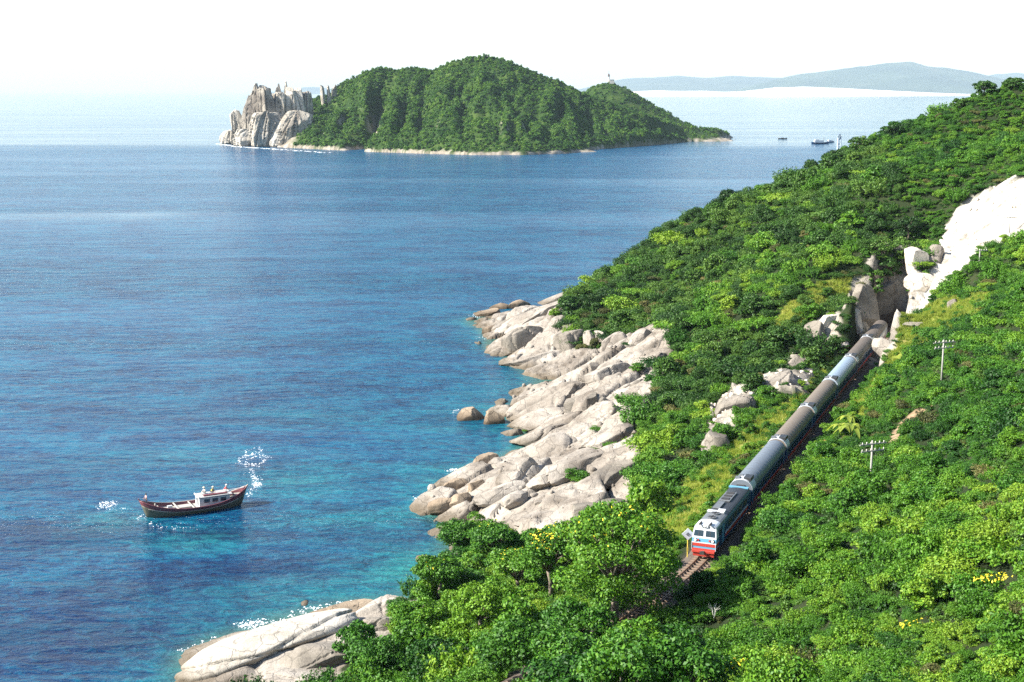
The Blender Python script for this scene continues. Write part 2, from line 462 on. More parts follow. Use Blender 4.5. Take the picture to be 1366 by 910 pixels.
def rocky(x, y):
    """relief of jointed granite slabs dipping to the sea"""
    a = radians(28); xr = x * cos(a) + y * sin(a); yr = -x * sin(a) + y * cos(a)
    xr = xr + 1.5 * fbm(x / 6, y / 6, 2, 21); yr = yr + 1.2 * fbm(x / 6 + 9, y / 6, 2, 22)
    d1, d2, r, ox, oy = voro(xr / 14.0, yr / 7.0, 1)
    e = d2 - d1
    z = (r - .45) * 3.0 + (ox * 1.2 + oy * (2.6 * (r - .3))) * smooth(0, .2, e) - 2.2 * (1 - smooth(0, .11, e)) + .5 * np.sqrt(np.clip(e, 0, 1))
    d1, d2, r, ox, oy = voro(xr / 4.6 + 3.3, yr / 2.8, 2)
    e = d2 - d1
    z = z + (r - .5) * .6 - .9 * (1 - smooth(0, .11, e)) * (r > .55)
    z = z + .35 * fbm(x / 2.2, y / 2.2, 4, 30)
    return z
def H(x, y, m=None):
    z = H1(x, y)
    rock, scar, wall, grass, dirt = m if m is not None else masks(x, y)
    rk = rocky(x, y)
    d = np.abs(track_dist(x, y))
    damp = np.maximum(smooth(3.2, 5.5, d), smooth(274, 278, y))
    fade = smooth(-4, -1, z)
    z = z + rk * rock * .8 * fade * (1 - .75 * smooth(163, 157, y))
    z = z + wall * damp * (.6 * rk + .8 * np.abs(fbm(x / 3, y / 3, 3, 60)) )
    z = z + scar * damp * (.5 * fbm(x / 5, y / 5, 4, 51) + .5 * rk * .6 + 1.6 * (np.abs(fbm((x * .9 + y * .4) / 2.2, (y * .9 - x * .4) / 9, 3, 52)) - .3))
    z = z + (1 - np.maximum(rock, scar)) * damp * .25 * fbm(x / 2, y / 2, 3, 33) * (z > .5)
    return z

def axis(parts):
    out = [parts[0][0]]
    for a, b, s in parts:
        n = max(1, int(round((b - a) / s)))
        out += list(a + (b - a) * (np.arange(n) + 1) / n)
    return np.array(out)
def grid_faces(nx, ny):
    i = np.arange(nx - 1)[None, :]; j = np.arange(ny - 1)[:, None]
    a = j * nx + i
    return np.stack([a, a + 1, a + 1 + nx, a + nx], -1).reshape(-1, 4)
gx = axis([(-75, -48, 3.0), (-48, 45, .42), (45, 95, .6), (95, 240, 2.2)])
gy = axis([(-40, 105, 2.5), (105, 300, .5), (300, 420, .8), (420, 520, 4)])
GX, GY = np.meshgrid(gx, gy)
_m = masks(GX, GY)
GZ = H(GX, GY, _m)

# ---- land material
m_land, nd, lk, b = new_mat("hillside_ground")
geo = nd.new('ShaderNodeNewGeometry'); pos = geo.outputs['Position']
g1 = noise(nd, lk, pos, .25, 5, .65)
rs = ramp(nd, [(.3, (.010, .016, .005)), (.5, (.018, .030, .008)), (.7, (.035, .042, .014))]); lk.new(g1, rs.inputs[0])  # soil colour kept near black to deepen the shade between crowns
rg = ramp(nd, [(.3, (.09, .13, .015)), (.5, (.18, .22, .03)), (.68, (.26, .22, .08))]); lk.new(g1, rg.inputs[0])
A = lambda n: N(nd, 'ShaderNodeAttribute', attribute_name=n).outputs['Fac']
c = mixc(nd, lk, A('grass'), rs.outputs[0], rg.outputs[0])
rd = ramp(nd, [(.3, (.20, .13, .07)), (.7, (.36, .26, .16))]); lk.new(noise(nd, lk, pos, .8, 5), rd.inputs[0])
c = mixc(nd, lk, A('dirt'), c, rd.outputs[0])
rc, rh = rock_color(nd, lk, pos, base=((.15, .125, .10), (.27, .235, .195), (.38, .34, .29)))
wc, wh = rock_color(nd, lk, pos, tint=(.95, .92, .88), wet=False, base=((.16, .145, .125), (.28, .26, .225), (.40, .37, .32)))
c = mixc(nd, lk, A('wall'), c, wc)
c = mixc(nd, lk, A('rock'), c, rc)
rw = ramp(nd, [(.32, (.16, .14, .115)), (.45, (.34, .31, .265)), (.6, (.50, .48, .43))]); lk.new(noise(nd, lk, pos, .3, 6, .7), rw.inputs[0])
c = mixc(nd, lk, A('scar'), c, rw.outputs[0])
c = mixc(nd, lk, A('bed'), c, (.06, .045, .035))
lk.new(c, b.inputs['Base Color']); b.inputs['Roughness'].default_value = .9; b.inputs['Specular IOR Level'].default_value = .2
bp = N(nd, 'ShaderNodeBump', inp={'Strength': .7, 'Distance': .35}); lk.new(rh, bp.inputs['Height']); lk.new(bp.outputs[0], b.inputs['Normal'])
_bed = (1 - smooth(2.0, 3.0, np.abs(track_dist(GX, GY)))) * (1 - smooth(272, 275, GY))
me = mesh_np("hillside", np.stack([GX.ravel(), GY.ravel(), GZ.ravel()], 1), grid_faces(len(gx), len(gy)), [m_land], True,
             dict(rock=_m[0], scar=_m[1], wall=_m[2], grass=_m[3], dirt=_m[4], bed=_bed))
land = tag(link("hillside", me), 'rocky green coastal hillside falling to the blue sea', None, None, 'structure')
def hz(x, y):
    """height of the finished land"""
    return float(H(np.array([float(x)]), np.array([float(y)]))[0])

# ------------------------------------------------------------------ the sea
sx = axis([(-150000, -20000, 26000), (-20000, -2000, 2500), (-2000, -200, 150), (-200, -75, 6), (-75, 25, 1.0), (25, 200, 10), (200, 2000, 150), (2000, 20000, 2500), (20000, 150000, 26000)])
sy = axis([(-2000, 0, 400), (0, 110, 10), (110, 430, 1.2), (430, 1300, 45), (1300, 2100, 25), (2100, 20000, 1500), (20000, 200000, 20000)])
SX, SY = np.meshgrid(sx, sy)
near = (SX > -76) & (SX < 240) & (SY > -41) & (SY < 521)
depth = np.full(SX.shape, 25.0)
depth[near] = -H1(SX[near], SY[near])
edge = smooth(-75, -45, SX) * smooth(-40, 90, SY) * (1 - smooth(430, 520, SY))
depth = np.where(near, depth * edge + 20 * (1 - edge), 20.0)
shallow = np.exp(-np.clip(depth, 0, 40) / 2.1)
def blob(px, py, rx, ry, a=1.0):
    c = P(px, py, 0)
    return a * np.exp(-(((SX - c[0]) / rx) ** 2 + ((SY - c[1]) / ry) ** 2))
# sea bed tones, with the boat's shadow and reflection painted in
reef_shade = np.maximum.reduce([blob(90, 850, 22, 12, 1.0), blob(150, 790, 16, 7, .8), blob(40, 720, 14, 9, .8), blob(330, 760, 16, 5, .7), blob(500, 720, 9, 5, .5), blob(290, 712, 9, 3.0, .9), blob(20, 640, 20, 12, .5), blob(200, 560, 26, 12, .35), blob(360, 540, 20, 14, .25)])  # dark weed beds, and the boat's shadow painted below its hull
sand = .85 * np.maximum.reduce([blob(255, 720, 9, 5, .9), blob(150, 700, 7, 8, .55), blob(390, 640, 14, 12, .55), blob(450, 690, 14, 9, .35), blob(230, 610, 16, 7, .35), blob(560, 760, 9, 10, .75), blob(540, 830, 9, 6, .6), blob(400, 790, 16, 6, .45), blob(640, 560, 14, 14, .3), blob(575, 640, 10, 12, .3), blob(420, 560, 16, 9, .25)])  # turquoise bottom; the first blob paints the boat's green reflection
m_sea, nd, lk, b = new_mat("sea_water")
geo = nd.new('ShaderNodeNewGeometry'); pos = geo.outputs['Position']
A = lambda n: N(nd, 'ShaderNodeAttribute', attribute_name=n).outputs['Fac']
ps = stretch(nd, lk, pos, (.5, 1.0, 1.0), (0, 0, radians(-10)))
w1 = noise(nd, lk, ps, .10, 5, .6, .5)
w2 = noise(nd, lk, ps, .7, 4, .65, .8)
w3 = noise(nd, lk, ps, 2.0, 3, .7, .6)
f = math_(nd, lk, 'ADD', math_(nd, lk, 'MULTIPLY', w1, .35), math_(nd, lk, 'ADD', math_(nd, lk, 'MULTIPLY', w2, .45), math_(nd, lk, 'MULTIPLY', w3, .25)))
rb = ramp(nd, [(.41, (.002, .009, .045)), (.5, (.003, .044, .12)), (.59, (.005, .11, .19))]); lk.new(f, rb.inputs[0])
tq = ramp(nd, [(.40, (.004, .055, .09)), (.5, (.008, .13, .15)), (.61, (.025, .24, .21))]); lk.new(f, tq.inputs[0])
sh = math_(nd, lk, 'ADD', math_(nd, lk, 'MULTIPLY', A('shallow'), .6), math_(nd, lk, 'MULTIPLY', A('sand'), math_(nd, lk, 'ADD', .35, w1)), True)
c = mixc(nd, lk, sh, rb.outputs[0], tq.outputs[0])
rf = math_(nd, lk, 'MULTIPLY', A('reef_shade'), math_(nd, lk, 'MULTIPLY', math_(nd, lk, 'SUBTRACT', 1.15, w2), 1.5), True)
c = mixc(nd, lk, math_(nd, lk, 'MULTIPLY', rf, .8), c, (.004, .010, .050))
sd = math_(nd, lk, 'SUBTRACT', A('shallow'), .55); sd = math_(nd, lk, 'MULTIPLY', sd, 1.7, True)
c = mixc(nd, lk, sd, c, (.06, .13, .09))
lk.new(c, b.inputs['Base Color']); lk.new(math_(nd, lk, 'ADD', math_(nd, lk, 'MULTIPLY', A('chop'), .16), .05), b.inputs['Roughness']); b.inputs['IOR'].default_value = 1.33
b.inputs['Specular IOR Level'].default_value = .36
swell = noise(nd, lk, stretch(nd, lk, pos, (.35, 1, 1), (0, 0, radians(-12))), .22, 3, .5, .3)
slick = noise(nd, lk, stretch(nd, lk, pos, (.12, 1, 1), (0, 0, radians(-4))), .012, 4, .6, .5)
hh = math_(nd, lk, 'ADD', math_(nd, lk, 'MULTIPLY', w2, 1.0), math_(nd, lk, 'ADD', math_(nd, lk, 'MULTIPLY', w3, .5), math_(nd, lk, 'MULTIPLY', swell, 2.6)))
bp = N(nd, 'ShaderNodeBump', inp={'Strength': 1.0, 'Distance': .8}); lk.new(hh, bp.inputs['Height'])
rsl = ramp(nd, [(.42, 1.0), (.60, .3)]); lk.new(slick, rsl.inputs[0])
lk.new(math_(nd, lk, 'MULTIPLY', rsl.outputs[0], A('chop')), bp.inputs['Strength'])
lk.new(bp.outputs[0], b.inputs['Normal'])
me = mesh_np("sea", np.stack([SX.ravel(), SY.ravel(), np.zeros(SX.size)], 1), grid_faces(len(sx), len(sy)), [m_sea], True, dict(shallow=shallow, sand=sand, reef_shade=reef_shade, chop=(1 - .15 * smooth(230, 1000, SY) - .6 * smooth(1450, 1700, SY + 60 * fbm(SX / 300, SY / 80, 3, 7))) * (1 - .7 * np.exp(-((SY - (P(470, 284, 0)[1] + (SX - P(470, 284, 0)[0]) * .12)) / 3.2) ** 2))))
sea = tag(link("sea", me), 'open blue sea with turquoise shallows and small ripples', None, None, 'structure')
# ------------------------------------------------------------------ island, far shore, haze
RIDGE = [(250, 190), (288, 188), (300, 180), (318, 160), (335, 140), (385, 150), (410, 136), (440, 122), (470, 103), (500, 89), (520, 85), (550, 88), (575, 92), (600, 82), (625, 75), (645, 73), (668, 77), (700, 88), (735, 102), (770, 117),
         (800, 130), (850, 148), (900, 162), (940, 171), (975, 175), (992, 177), (1004, 182), (1020, 192)]
RIDGE2 = [(722, 190), (740, 150), (770, 128), (790, 113), (812, 108), (830, 113), (850, 125), (880, 142), (910, 160), (940, 172), (980, 190)]
SHORE = [(270, 189), (290, 190), (320, 193), (380, 197), (440, 200), (500, 203), (560, 205), (630, 207), (700, 207), (760, 205), (790, 200), (850, 195), (920, 189), (990, 186), (1010, 187)]
YR = 1690.0
def _ridge_z(lst, yy):
    xs = []; zs = []
    for a, b_ in lst:
        d = ray(a, b_); t = yy / d[1]
        xs.append(d[0] * t); zs.append(max(EYE + d[2] * t - 3, -12))
    return np.array(xs), np.array(zs)
_rx, _rz = _ridge_z(RIDGE, YR); _r2x, _r2z = _ridge_z(RIDGE2, 1900.0)
_sp = np.array([P(a, b_, 0)[:2] for a, b_ in SHORE])
def HI(x, y):
    # ridge height by bearing so the outline keeps its shape, spread between front shore and back shore
    wx = x + 10 * fbm(x / 60, y / 60, 3, 80) * .6
    rz = np.interp(wx * YR / np.clip(y, 1500, 1900) ** 1.0 if False else wx, _rx, _rz)
    ys = np.interp(x, _sp[:, 0], _sp[:, 1])
    yr = np.maximum(YR, ys + 60)
    t = (y - ys) / (yr - ys)
    pw = .78 - .42 * smooth(60, 150, x)
    front = np.where(t < 0, t * 3, np.clip(t, 0, 1) ** pw)
    back = 1 - np.clip((y - yr) / 260, 0, 1.4) ** 1.4
    s = np.where(y < yr, front, back)
    z = np.where((s > 0) & (rz > 0), rz * s, -8 - 0 * s)
    # spurs and gullies running down to the shore
    g = fbm(x / 34 + .4 * fbm(x / 50, y / 90, 2, 83), y / 260, 3, 81)
    z = z - (34 * np.clip(.32 - np.abs(g), 0, 1) / .32 * .55 + 7 * np.abs(fbm(x / 13, y / 60, 3, 82))) * np.clip(t * 1.6, 0, 1) * (1 - np.clip(t, 0, 1)) ** .6 * 1.6 * (z > 0)
    # the deep dark gully left of the main hill
    gx = np.interp(y, [1400, 1500, 1690], [-172, -160, -142])
    z = z - 26 * np.exp(-((x - gx) / 11) ** 2) * np.clip((y - 1440) / 60, 0, 1) * (1 - .8 * np.clip((y - 1600) / 80, 0, 1))
    z = z + 3.0 * fbm(x / 9, y / 9, 4, 84) * (z > 1)
    # hill behind on the right
    r2 = np.interp(x, _r2x, _r2z); z2 = np.where(r2 > 0, r2, 0) * (1 - (np.abs(y - 1900) / 150) ** 1.6)
    z = np.maximum(z, np.where(z2 > 0, z2 + 2.5 * fbm(x / 12, y / 12, 3, 85), -20))
    # low flat point in the front of the hill
    fl = P(700, 203, 0)
    q = 1 - ((x - fl[0]) / 75) ** 2 - ((y - (fl[1] + 12)) / 26) ** 2
    z = np.maximum(z, np.minimum(q * 9, 3.2))
    return np.maximum(z, -12)
ix = axis([(-430, 420, 2.6)]); iy = axis([(1370, 1720, 2.4), (1720, 2080, 8)])
IX, IY = np.meshgrid(ix, iy); IZ = HI(IX, IY)
gzx = np.gradient(IZ, axis=1) / np.gradient(IX, axis=1); gzy = np.gradient(IZ, axis=0) / np.gradient(IY, axis=0)
slope = np.hypot(gzx, gzy)
bare = np.clip(smooth(3.4, 1.6, IZ + 3.0 * fbm(IX / 6, IY / 6, 3, 87)) + smooth(1.25, 1.7, slope) * smooth(45, 20, IZ) * smooth(30, 0, IX) * smooth(-.1, .2, fbm(IX / 25, IY / 25, 3, 88)) + smooth(-232, -250, IX + 12 * fbm(IX / 20, IY / 20, 3, 89)) * smooth(1700, 1640, IY), 0, 1)
m_isl, nd, lk, b = new_mat("island_ground")
geo = nd.new('ShaderNodeNewGeometry'); pos = geo.outputs['Position']
g1 = noise(nd, lk, pos, .03, 6, .65)
rs = ramp(nd, [(.32, (.012, .03, .008)), (.5, (.03, .06, .012)), (.66, (.06, .095, .02))]); lk.new(g1, rs.inputs[0])
st = stretch(nd, lk, pos, (1, .6, .25))
rr = ramp(nd, [(.35, (.13, .11, .085)), (.5, (.28, .24, .19)), (.65, (.40, .35, .29))]); lk.new(noise(nd, lk, st, .12, 6, .7), rr.inputs[0])
lk.new(mixc(nd, lk, N(nd, 'ShaderNodeAttribute', attribute_name='bare').outputs['Fac'], rs.outputs[0], rr.outputs[0]), b.inputs['Base Color'])
b.inputs['Roughness'].default_value = .95; b.inputs['Specular IOR Level'].default_value = .1
island = tag(link("island", mesh_np("island", np.stack([IX.ravel(), IY.ravel(), IZ.ravel()], 1), grid_faces(len(ix), len(iy)), [m_isl], True, dict(bare=bare))), 'green wooded island with pale rocky shore across the water', None, None, 'structure')

# ---- rocks
def ico(sub):
    bm = bmesh.new(); bmesh.ops.create_icosphere(bm, subdivisions=sub, radius=1)
    V = np.array([v.co[:] for v in bm.verts]); Fc = np.array([[v.index for v in f.verts] for f in bm.faces]); bm.free()
    return V, Fc
ICO = {k: ico(k) for k in (2, 3, 4, 5)}
def noise3(p, s, seed):
    return (fbm(p[:, 0] * s + seed, p[:, 1] * s + 3.1 * p[:, 2] * s * .37, 3, seed) + fbm(p[:, 2] * s + 7, p[:, 0] * s * .8 + p[:, 1] * s * .5, 3, seed + 11)) * .5
def rock_mesh(name, size, seed, mat, sub=4, cuts=9, rough=.05, square=3.2, crack=0.0, smooth_=True):
    r = np.random.default_rng(seed)
    V, Fc = ICO[sub]; V = V.copy()
    V = V / (np.abs(V) ** square).sum(1, keepdims=True) ** (1 / square)
    for k in range(cuts):
        n = r.normal(size=3); n[2] *= .8; n /= np.linalg.norm(n)
        d = r.uniform(.48, .86) * (np.abs(n) ** .8).sum() ** .35
        s = V @ n - d
        V = V - np.where(s > 0, s * .93, 0)[:, None] * n
    V = V * (1 + (.10 if cuts > 5 else .16) * noise3(V, 1.1, seed % 97)[:, None])
    V = V * (1 + rough * noise3(V, 5.0, seed % 89 + 3)[:, None])
    if crack:
        n = r.normal(size=3); n[2] = 0.1; n /= np.linalg.norm(n)
        for q in range(2):
            s = V @ n - r.uniform(-.5, .5) + .12 * noise3(V, 2.0, seed % 31 + q)
            V = V * (1 - crack * np.exp(-(s / .045) ** 2))[:, None]
            n = np.array([-n[1], n[0], .3]); n /= np.linalg.norm(n)
    V = V * (np.asarray(size) / 2)
    me = mesh_np(name, V, Fc, [mat], smooth_)
    if cuts > 5: me.set_sharp_from_angle(angle=radians(24))
    return me
m_rock = rock_mat("granite", base=((.15, .125, .10), (.27, .235, .195), (.38, .34, .29)))
m_rock_pale = rock_mat("pale_granite", base=((.24, .21, .17), (.42, .38, .32), (.56, .51, .44)))  # lighter granite for the nearest point
m_rock_dark = rock_mat("wet_dark_granite", tint=(.50, .43, .35))
m_rock_gray = rock_mat("grey_granite", tint=(.95, .93, .9), base=((.12, .105, .09), (.20, .18, .15), (.29, .26, .225)))
m_rock_white = rock_mat("fresh_white_granite", tint=(1.3, 1.28, 1.24), wet=False)
m_clay = paint("orange_clay", (.42, .20, .08), .95, dirt=.5, dirt_col=(.2, .1, .04), scale=1.2, bump=.5)
m_spire = rock_mat("island_rock", tint=(.92, .93, .93), sc=.16, wet=True, bump=.9, base=((.18, .15, .12), (.42, .37, .30), (.60, .54, .46)))

def spire_mesh(name, w, d, h, seed, mat, taper=.55):
    """broken crag: blocky cut body with vertical clefts and an uneven top"""
    r = np.random.default_rng(seed)
    V, Fc = ICO[5]; V = V / (np.abs(V) ** 7.0).sum(1, keepdims=True) ** (1 / 7)
    for k in range(16):
        n = r.normal(size=3); n[2] *= .35; n /= np.linalg.norm(n)
        s = V @ n - r.uniform(.62, 1.0); V = V - np.where(s > 0, s * .95, 0)[:, None] * n
    for k in range(3):
        n = r.normal(size=3); n[2] = abs(n[2]) + .5; n /= np.linalg.norm(n)
        s = V @ n - r.uniform(.95, 1.15); V = V - np.where(s > 0, s * .9, 0)[:, None] * n
    t = (V[:, 2] + 1) / 2; a = np.arctan2(V[:, 1], V[:, 0])
    k_ = (1 - taper * t ** 1.4)
    fl = fbm(np.cos(a) * 2.6 + seed, np.sin(a) * 2.6 + t * .8, 3, seed); cl = np.exp(-((fbm(np.cos(a) * 2.6 + seed * 1.3, np.sin(a) * 2.6 + t * .35, 2, seed + 3)) / .07) ** 2)
    k_ = k_ * (1 + .15 * fl - .26 * cl + .10 * noise3(V, 4.0, seed % 50))
    x = V[:, 0] * k_ * w / 2 + w * .22 * t ** 2 * r.uniform(-1, 1); y = V[:, 1] * k_ * d / 2
    z = t * h * (1 + .07 * fbm(np.cos(a) * 1.6 + seed, np.sin(a) * 1.6, 2, seed + 6) * t) - 3
    me = mesh_np(name, np.stack([x, y, z], 1), Fc, [mat], True); me.set_sharp_from_angle(angle=radians(20)); return me
SPIRES = [  # px centre, py top, width px, distance y, width factor, taper, label
    (306, 174, 30, 1668, 1.2, .5, 'low sloping crag at the seaward tip of the island cliffs'),
    (320, 148, 26, 1650, 1.3, .3, 'stepped pale crag just above the low tip of the island'),
    (334, 128, 30, 1642, 1.25, .15, 'square shouldered outer crag of the island cliffs'),
    (346, 115, 30, 1655, 1.2, .15, 'pale crag with a green tuft at the outer end of the cliff top'),
    (356, 118, 26, 1628, 1.35, .15, 'broad bright cliff buttress left of the two needle rocks'),
    (377, 124, 30, 1636, 1.3, .12, 'massive square block carrying the two needle rocks'),
    (372, 108, 10, 1646, 1.3, .4, 'left one of the two tallest needle rocks on the island cliffs'),
    (380.5, 109, 9, 1644, 1.3, .4, 'right one of the two tallest needle rocks on the island cliffs'),
    (397, 120, 28, 1640, 1.2, .12, 'pale pinnacle at the landward end of the bare cliffs'),
    (408, 123, 20, 1646, 1.2, .2, 'pinnacle with a shaded flank next to the green slope'),
    (350, 150, 40, 1592, 1.4, .15, 'wide bright cliff foot below the outer crags'),
    (386, 148, 40, 1588, 1.4, .15, 'wide cleft cliff foot below the needle rocks'),
    (328, 172, 40, 1606, 1.3, .3, 'low ledge of rock along the water under the outer crags'),
    (431, 114, 6, 1670, 1.5, .4, 'first of three small dark stacks on the green island ridge'),
    (438, 115, 5, 1672, 1.5, .4, 'middle one of three small dark stacks on the green island ridge'),
    (446, 112, 5, 1675, 1.5, .4, 'slim stack closest to the wooded hill on the island ridge')]
for k, (px, py, w, yy, wf, tp, lb) in enumerate(SPIRES):
    d = ray(px, py); t = yy / d[1]; x = d[0] * t; top = EYE + d[2] * t; wm = w / F * t
    base = float(HI(np.array([x]), np.array([yy]))[0]) if k >= 13 else 0
    o = link("rock_crag", spire_mesh("rock_crag", wm * wf, max(wm * 1.2, 20) if k < 13 else wm * 1.5, (top - base) / 1.0 + 3, 300 + k, m_spire, tp), None, (x, yy, base), (0, 0, radians(25 * ((k * 7) % 3 - 1))))
    tag(o, lb, 'rock crag', 'bare crags on the island')

# ---- lighthouse on the far island hill
m_white = paint("white_render", (.50, .48, .44), .7, dirt=.2)
m_greymetal = paint("galvanised_steel", (.33, .34, .35), .45, .6, dirt=.2)
def on(px, py, yy):
    d = ray(px, py); t = yy / d[1]; return np.array([d[0] * t, yy, EYE + d[2] * t])
q = on(812, 110, 1898); gz = float(HI(np.array([q[0]]), np.array([q[1]]))[0])
lh = empty("lighthouse", (q[0], q[1], gz)); tag(lh, 'small white lighthouse with dark lantern on the island hilltop', 'lighthouse')
m_lantern = paint("dark_lantern", (.12, .08, .07), .5)
MB().tube([(0, 0, -2), (0, 0, 9.5)], [1.5, 1.1], 16).build("tower", m_white, lh, True)
MB().tube([(0, 0, 9.5), (0, 0, 10)], [2.2, 2.2], 16).build("gallery", m_lantern, lh)
MB().tube([(0, 0, 10), (0, 0, 12), (0, 0, 13.4)], [1.2, 1.2, .1], 12).build("lantern", m_lantern, lh)
MB().tube([(0, 0, 13.2), (0, 0, 17)], [.22, .12], 6).build("mast", m_lantern, lh)
MB().box((4, -3, 2), (6, 5, 5)).box((4, -3, 5), (6.6, 5.6, .6)).build("keeper_house", m_white, lh)

# ---- far shore
def far_mesh(name, prof, dist, depth_, mat, seed, ruf=.12, step=60.0):
    """hills whose skyline is known from the view; real depth front and back"""
    pts = [on(a, b_, dist) for a, b_ in prof]
    xs = np.array([p[0] for p in pts]); zs = np.array([p[2] for p in pts])
    x = np.arange(xs[0], xs[-1], step); y = np.linspace(dist - depth_, dist + depth_, 46)
    X, Y = np.meshgrid(x, y)
    r = np.interp(X, xs, zs); s = np.clip(1 - np.abs((Y - dist) / depth_) ** 1.25, 0, 1)
    n = fbm(X / (depth_ * .45), Y / (depth_ * .45), 5, seed)
    Z = r * s * (1 + .35 * n * (1 - s)) - np.abs(n) * r * ruf * 1.5 * s * (1 - s) * 4 * .6 + r * .05 * fbm(X / (depth_ * .1), Y / (depth_ * .1), 3, seed + 4) * s - 6
    return mesh_np(name, np.stack([X.ravel(), Y.ravel(), Z.ravel()], 1), grid_faces(len(x), len(y)), [mat], True)
m_far, nd, lk, b = new_mat("far_forest")
rs = ramp(nd, [(.35, (.02, .045, .03)), (.55, (.04, .07, .04)), (.75, (.10, .11, .08))]); lk.new(noise(nd, lk, nd.new('ShaderNodeNewGeometry').outputs['Position'], .0012, 6, .65), rs.inputs[0])
lk.new(rs.outputs[0], b.inputs['Base Color']); b.inputs['Roughness'].default_value = 1
m_sand, nd, lk, b = new_mat("white_dune_sand")
rs = ramp(nd, [(.35, (.62, .57, .48)), (.5, (.75, .71, .62)), (.8, (.78, .75, .68))]); lk.new(noise(nd, lk, nd.new('ShaderNodeNewGeometry').outputs['Position'], .004, 5, .6), rs.inputs[0])
lk.new(rs.outputs[0], b.inputs['Base Color']); b.inputs['Roughness'].default_value = 1
M1 = [(980, 121), (1010, 112), (1050, 102), (1075, 97), (1100, 94), (1130, 90), (1150, 87), (1170, 84), (1190, 82), (1215, 83), (1235, 87), (1260, 90), (1290, 95), (1320, 102), (1350, 108), (1400, 112), (1500, 118), (1600, 121)]
M2 = [(760, 122), (800, 112), (830, 105), (850, 103), (880, 102), (900, 100), (940, 103), (975, 101), (1020, 103), (1060, 104), (1100, 107), (1300, 106), (1330, 98), (1360, 97), (1400, 103), (1460, 100), (1560, 112), (1650, 122)]
M3 = [(370, 121.5), (385, 119.5), (405, 116), (420, 115.5), (440, 118), (470, 117), (520, 119), (600, 121)]
tag(link("mountains", far_mesh("mountains", M1, 23500, 3300, m_far, 5)), 'pale blue mountain range beyond the dunes', None, None, 'structure')
tag(link("mountains", far_mesh("mountains_far", M2, 29500, 4200, m_far, 9)), 'lower and paler mountain range behind', None, None, 'structure')
tag(link("mountains", far_mesh("mountains_faint", M3, 33000, 3000, m_far, 12)), 'very faint low hills on the horizon beyond the island', None, None, 'structure')
D1 = [(800, 124), (840, 121.5), (880, 120), (900, 121), (940, 120.5), (965, 122), (990, 121.5), (1010, 119), (1040, 116), (1070, 115.2), (1110, 116.5), (1160, 119), (1200, 121), (1240, 123), (1280, 124.5), (1330, 125.5)]
tag(link("sand_dunes", far_mesh("sand_dunes", D1, 19000, 1100, m_sand, 15, .05)), 'bright white sand dunes along the far shore', None, None, 'structure')

# ---- air
HX, HY0, HY1, HT = 42000, -3000, 45000, 640
m_haze = bpy.data.materials.new("sea_haze"); m_haze.use_nodes = True
nt = m_haze.node_tree; nt.nodes.remove(nt.nodes['Principled BSDF'])
pv = nt.nodes.new('ShaderNodeVolumePrincipled')
pv.inputs['Color'].default_value = (.68, .85, 1.0, 1); pv.inputs['Density'].default_value = 2.8e-5; pv.inputs['Anisotropy'].default_value = .0
nt.links.new(pv.outputs[0], nt.nodes['Material Output'].inputs['Volume'])
hb = MB().box((0, (HY0 + HY1) / 2, (HT - 40) / 2), (2 * HX, HY1 - HY0, HT + 40))
haze = tag(hb.build("haze", m_haze), None, None, None, 'stuff')
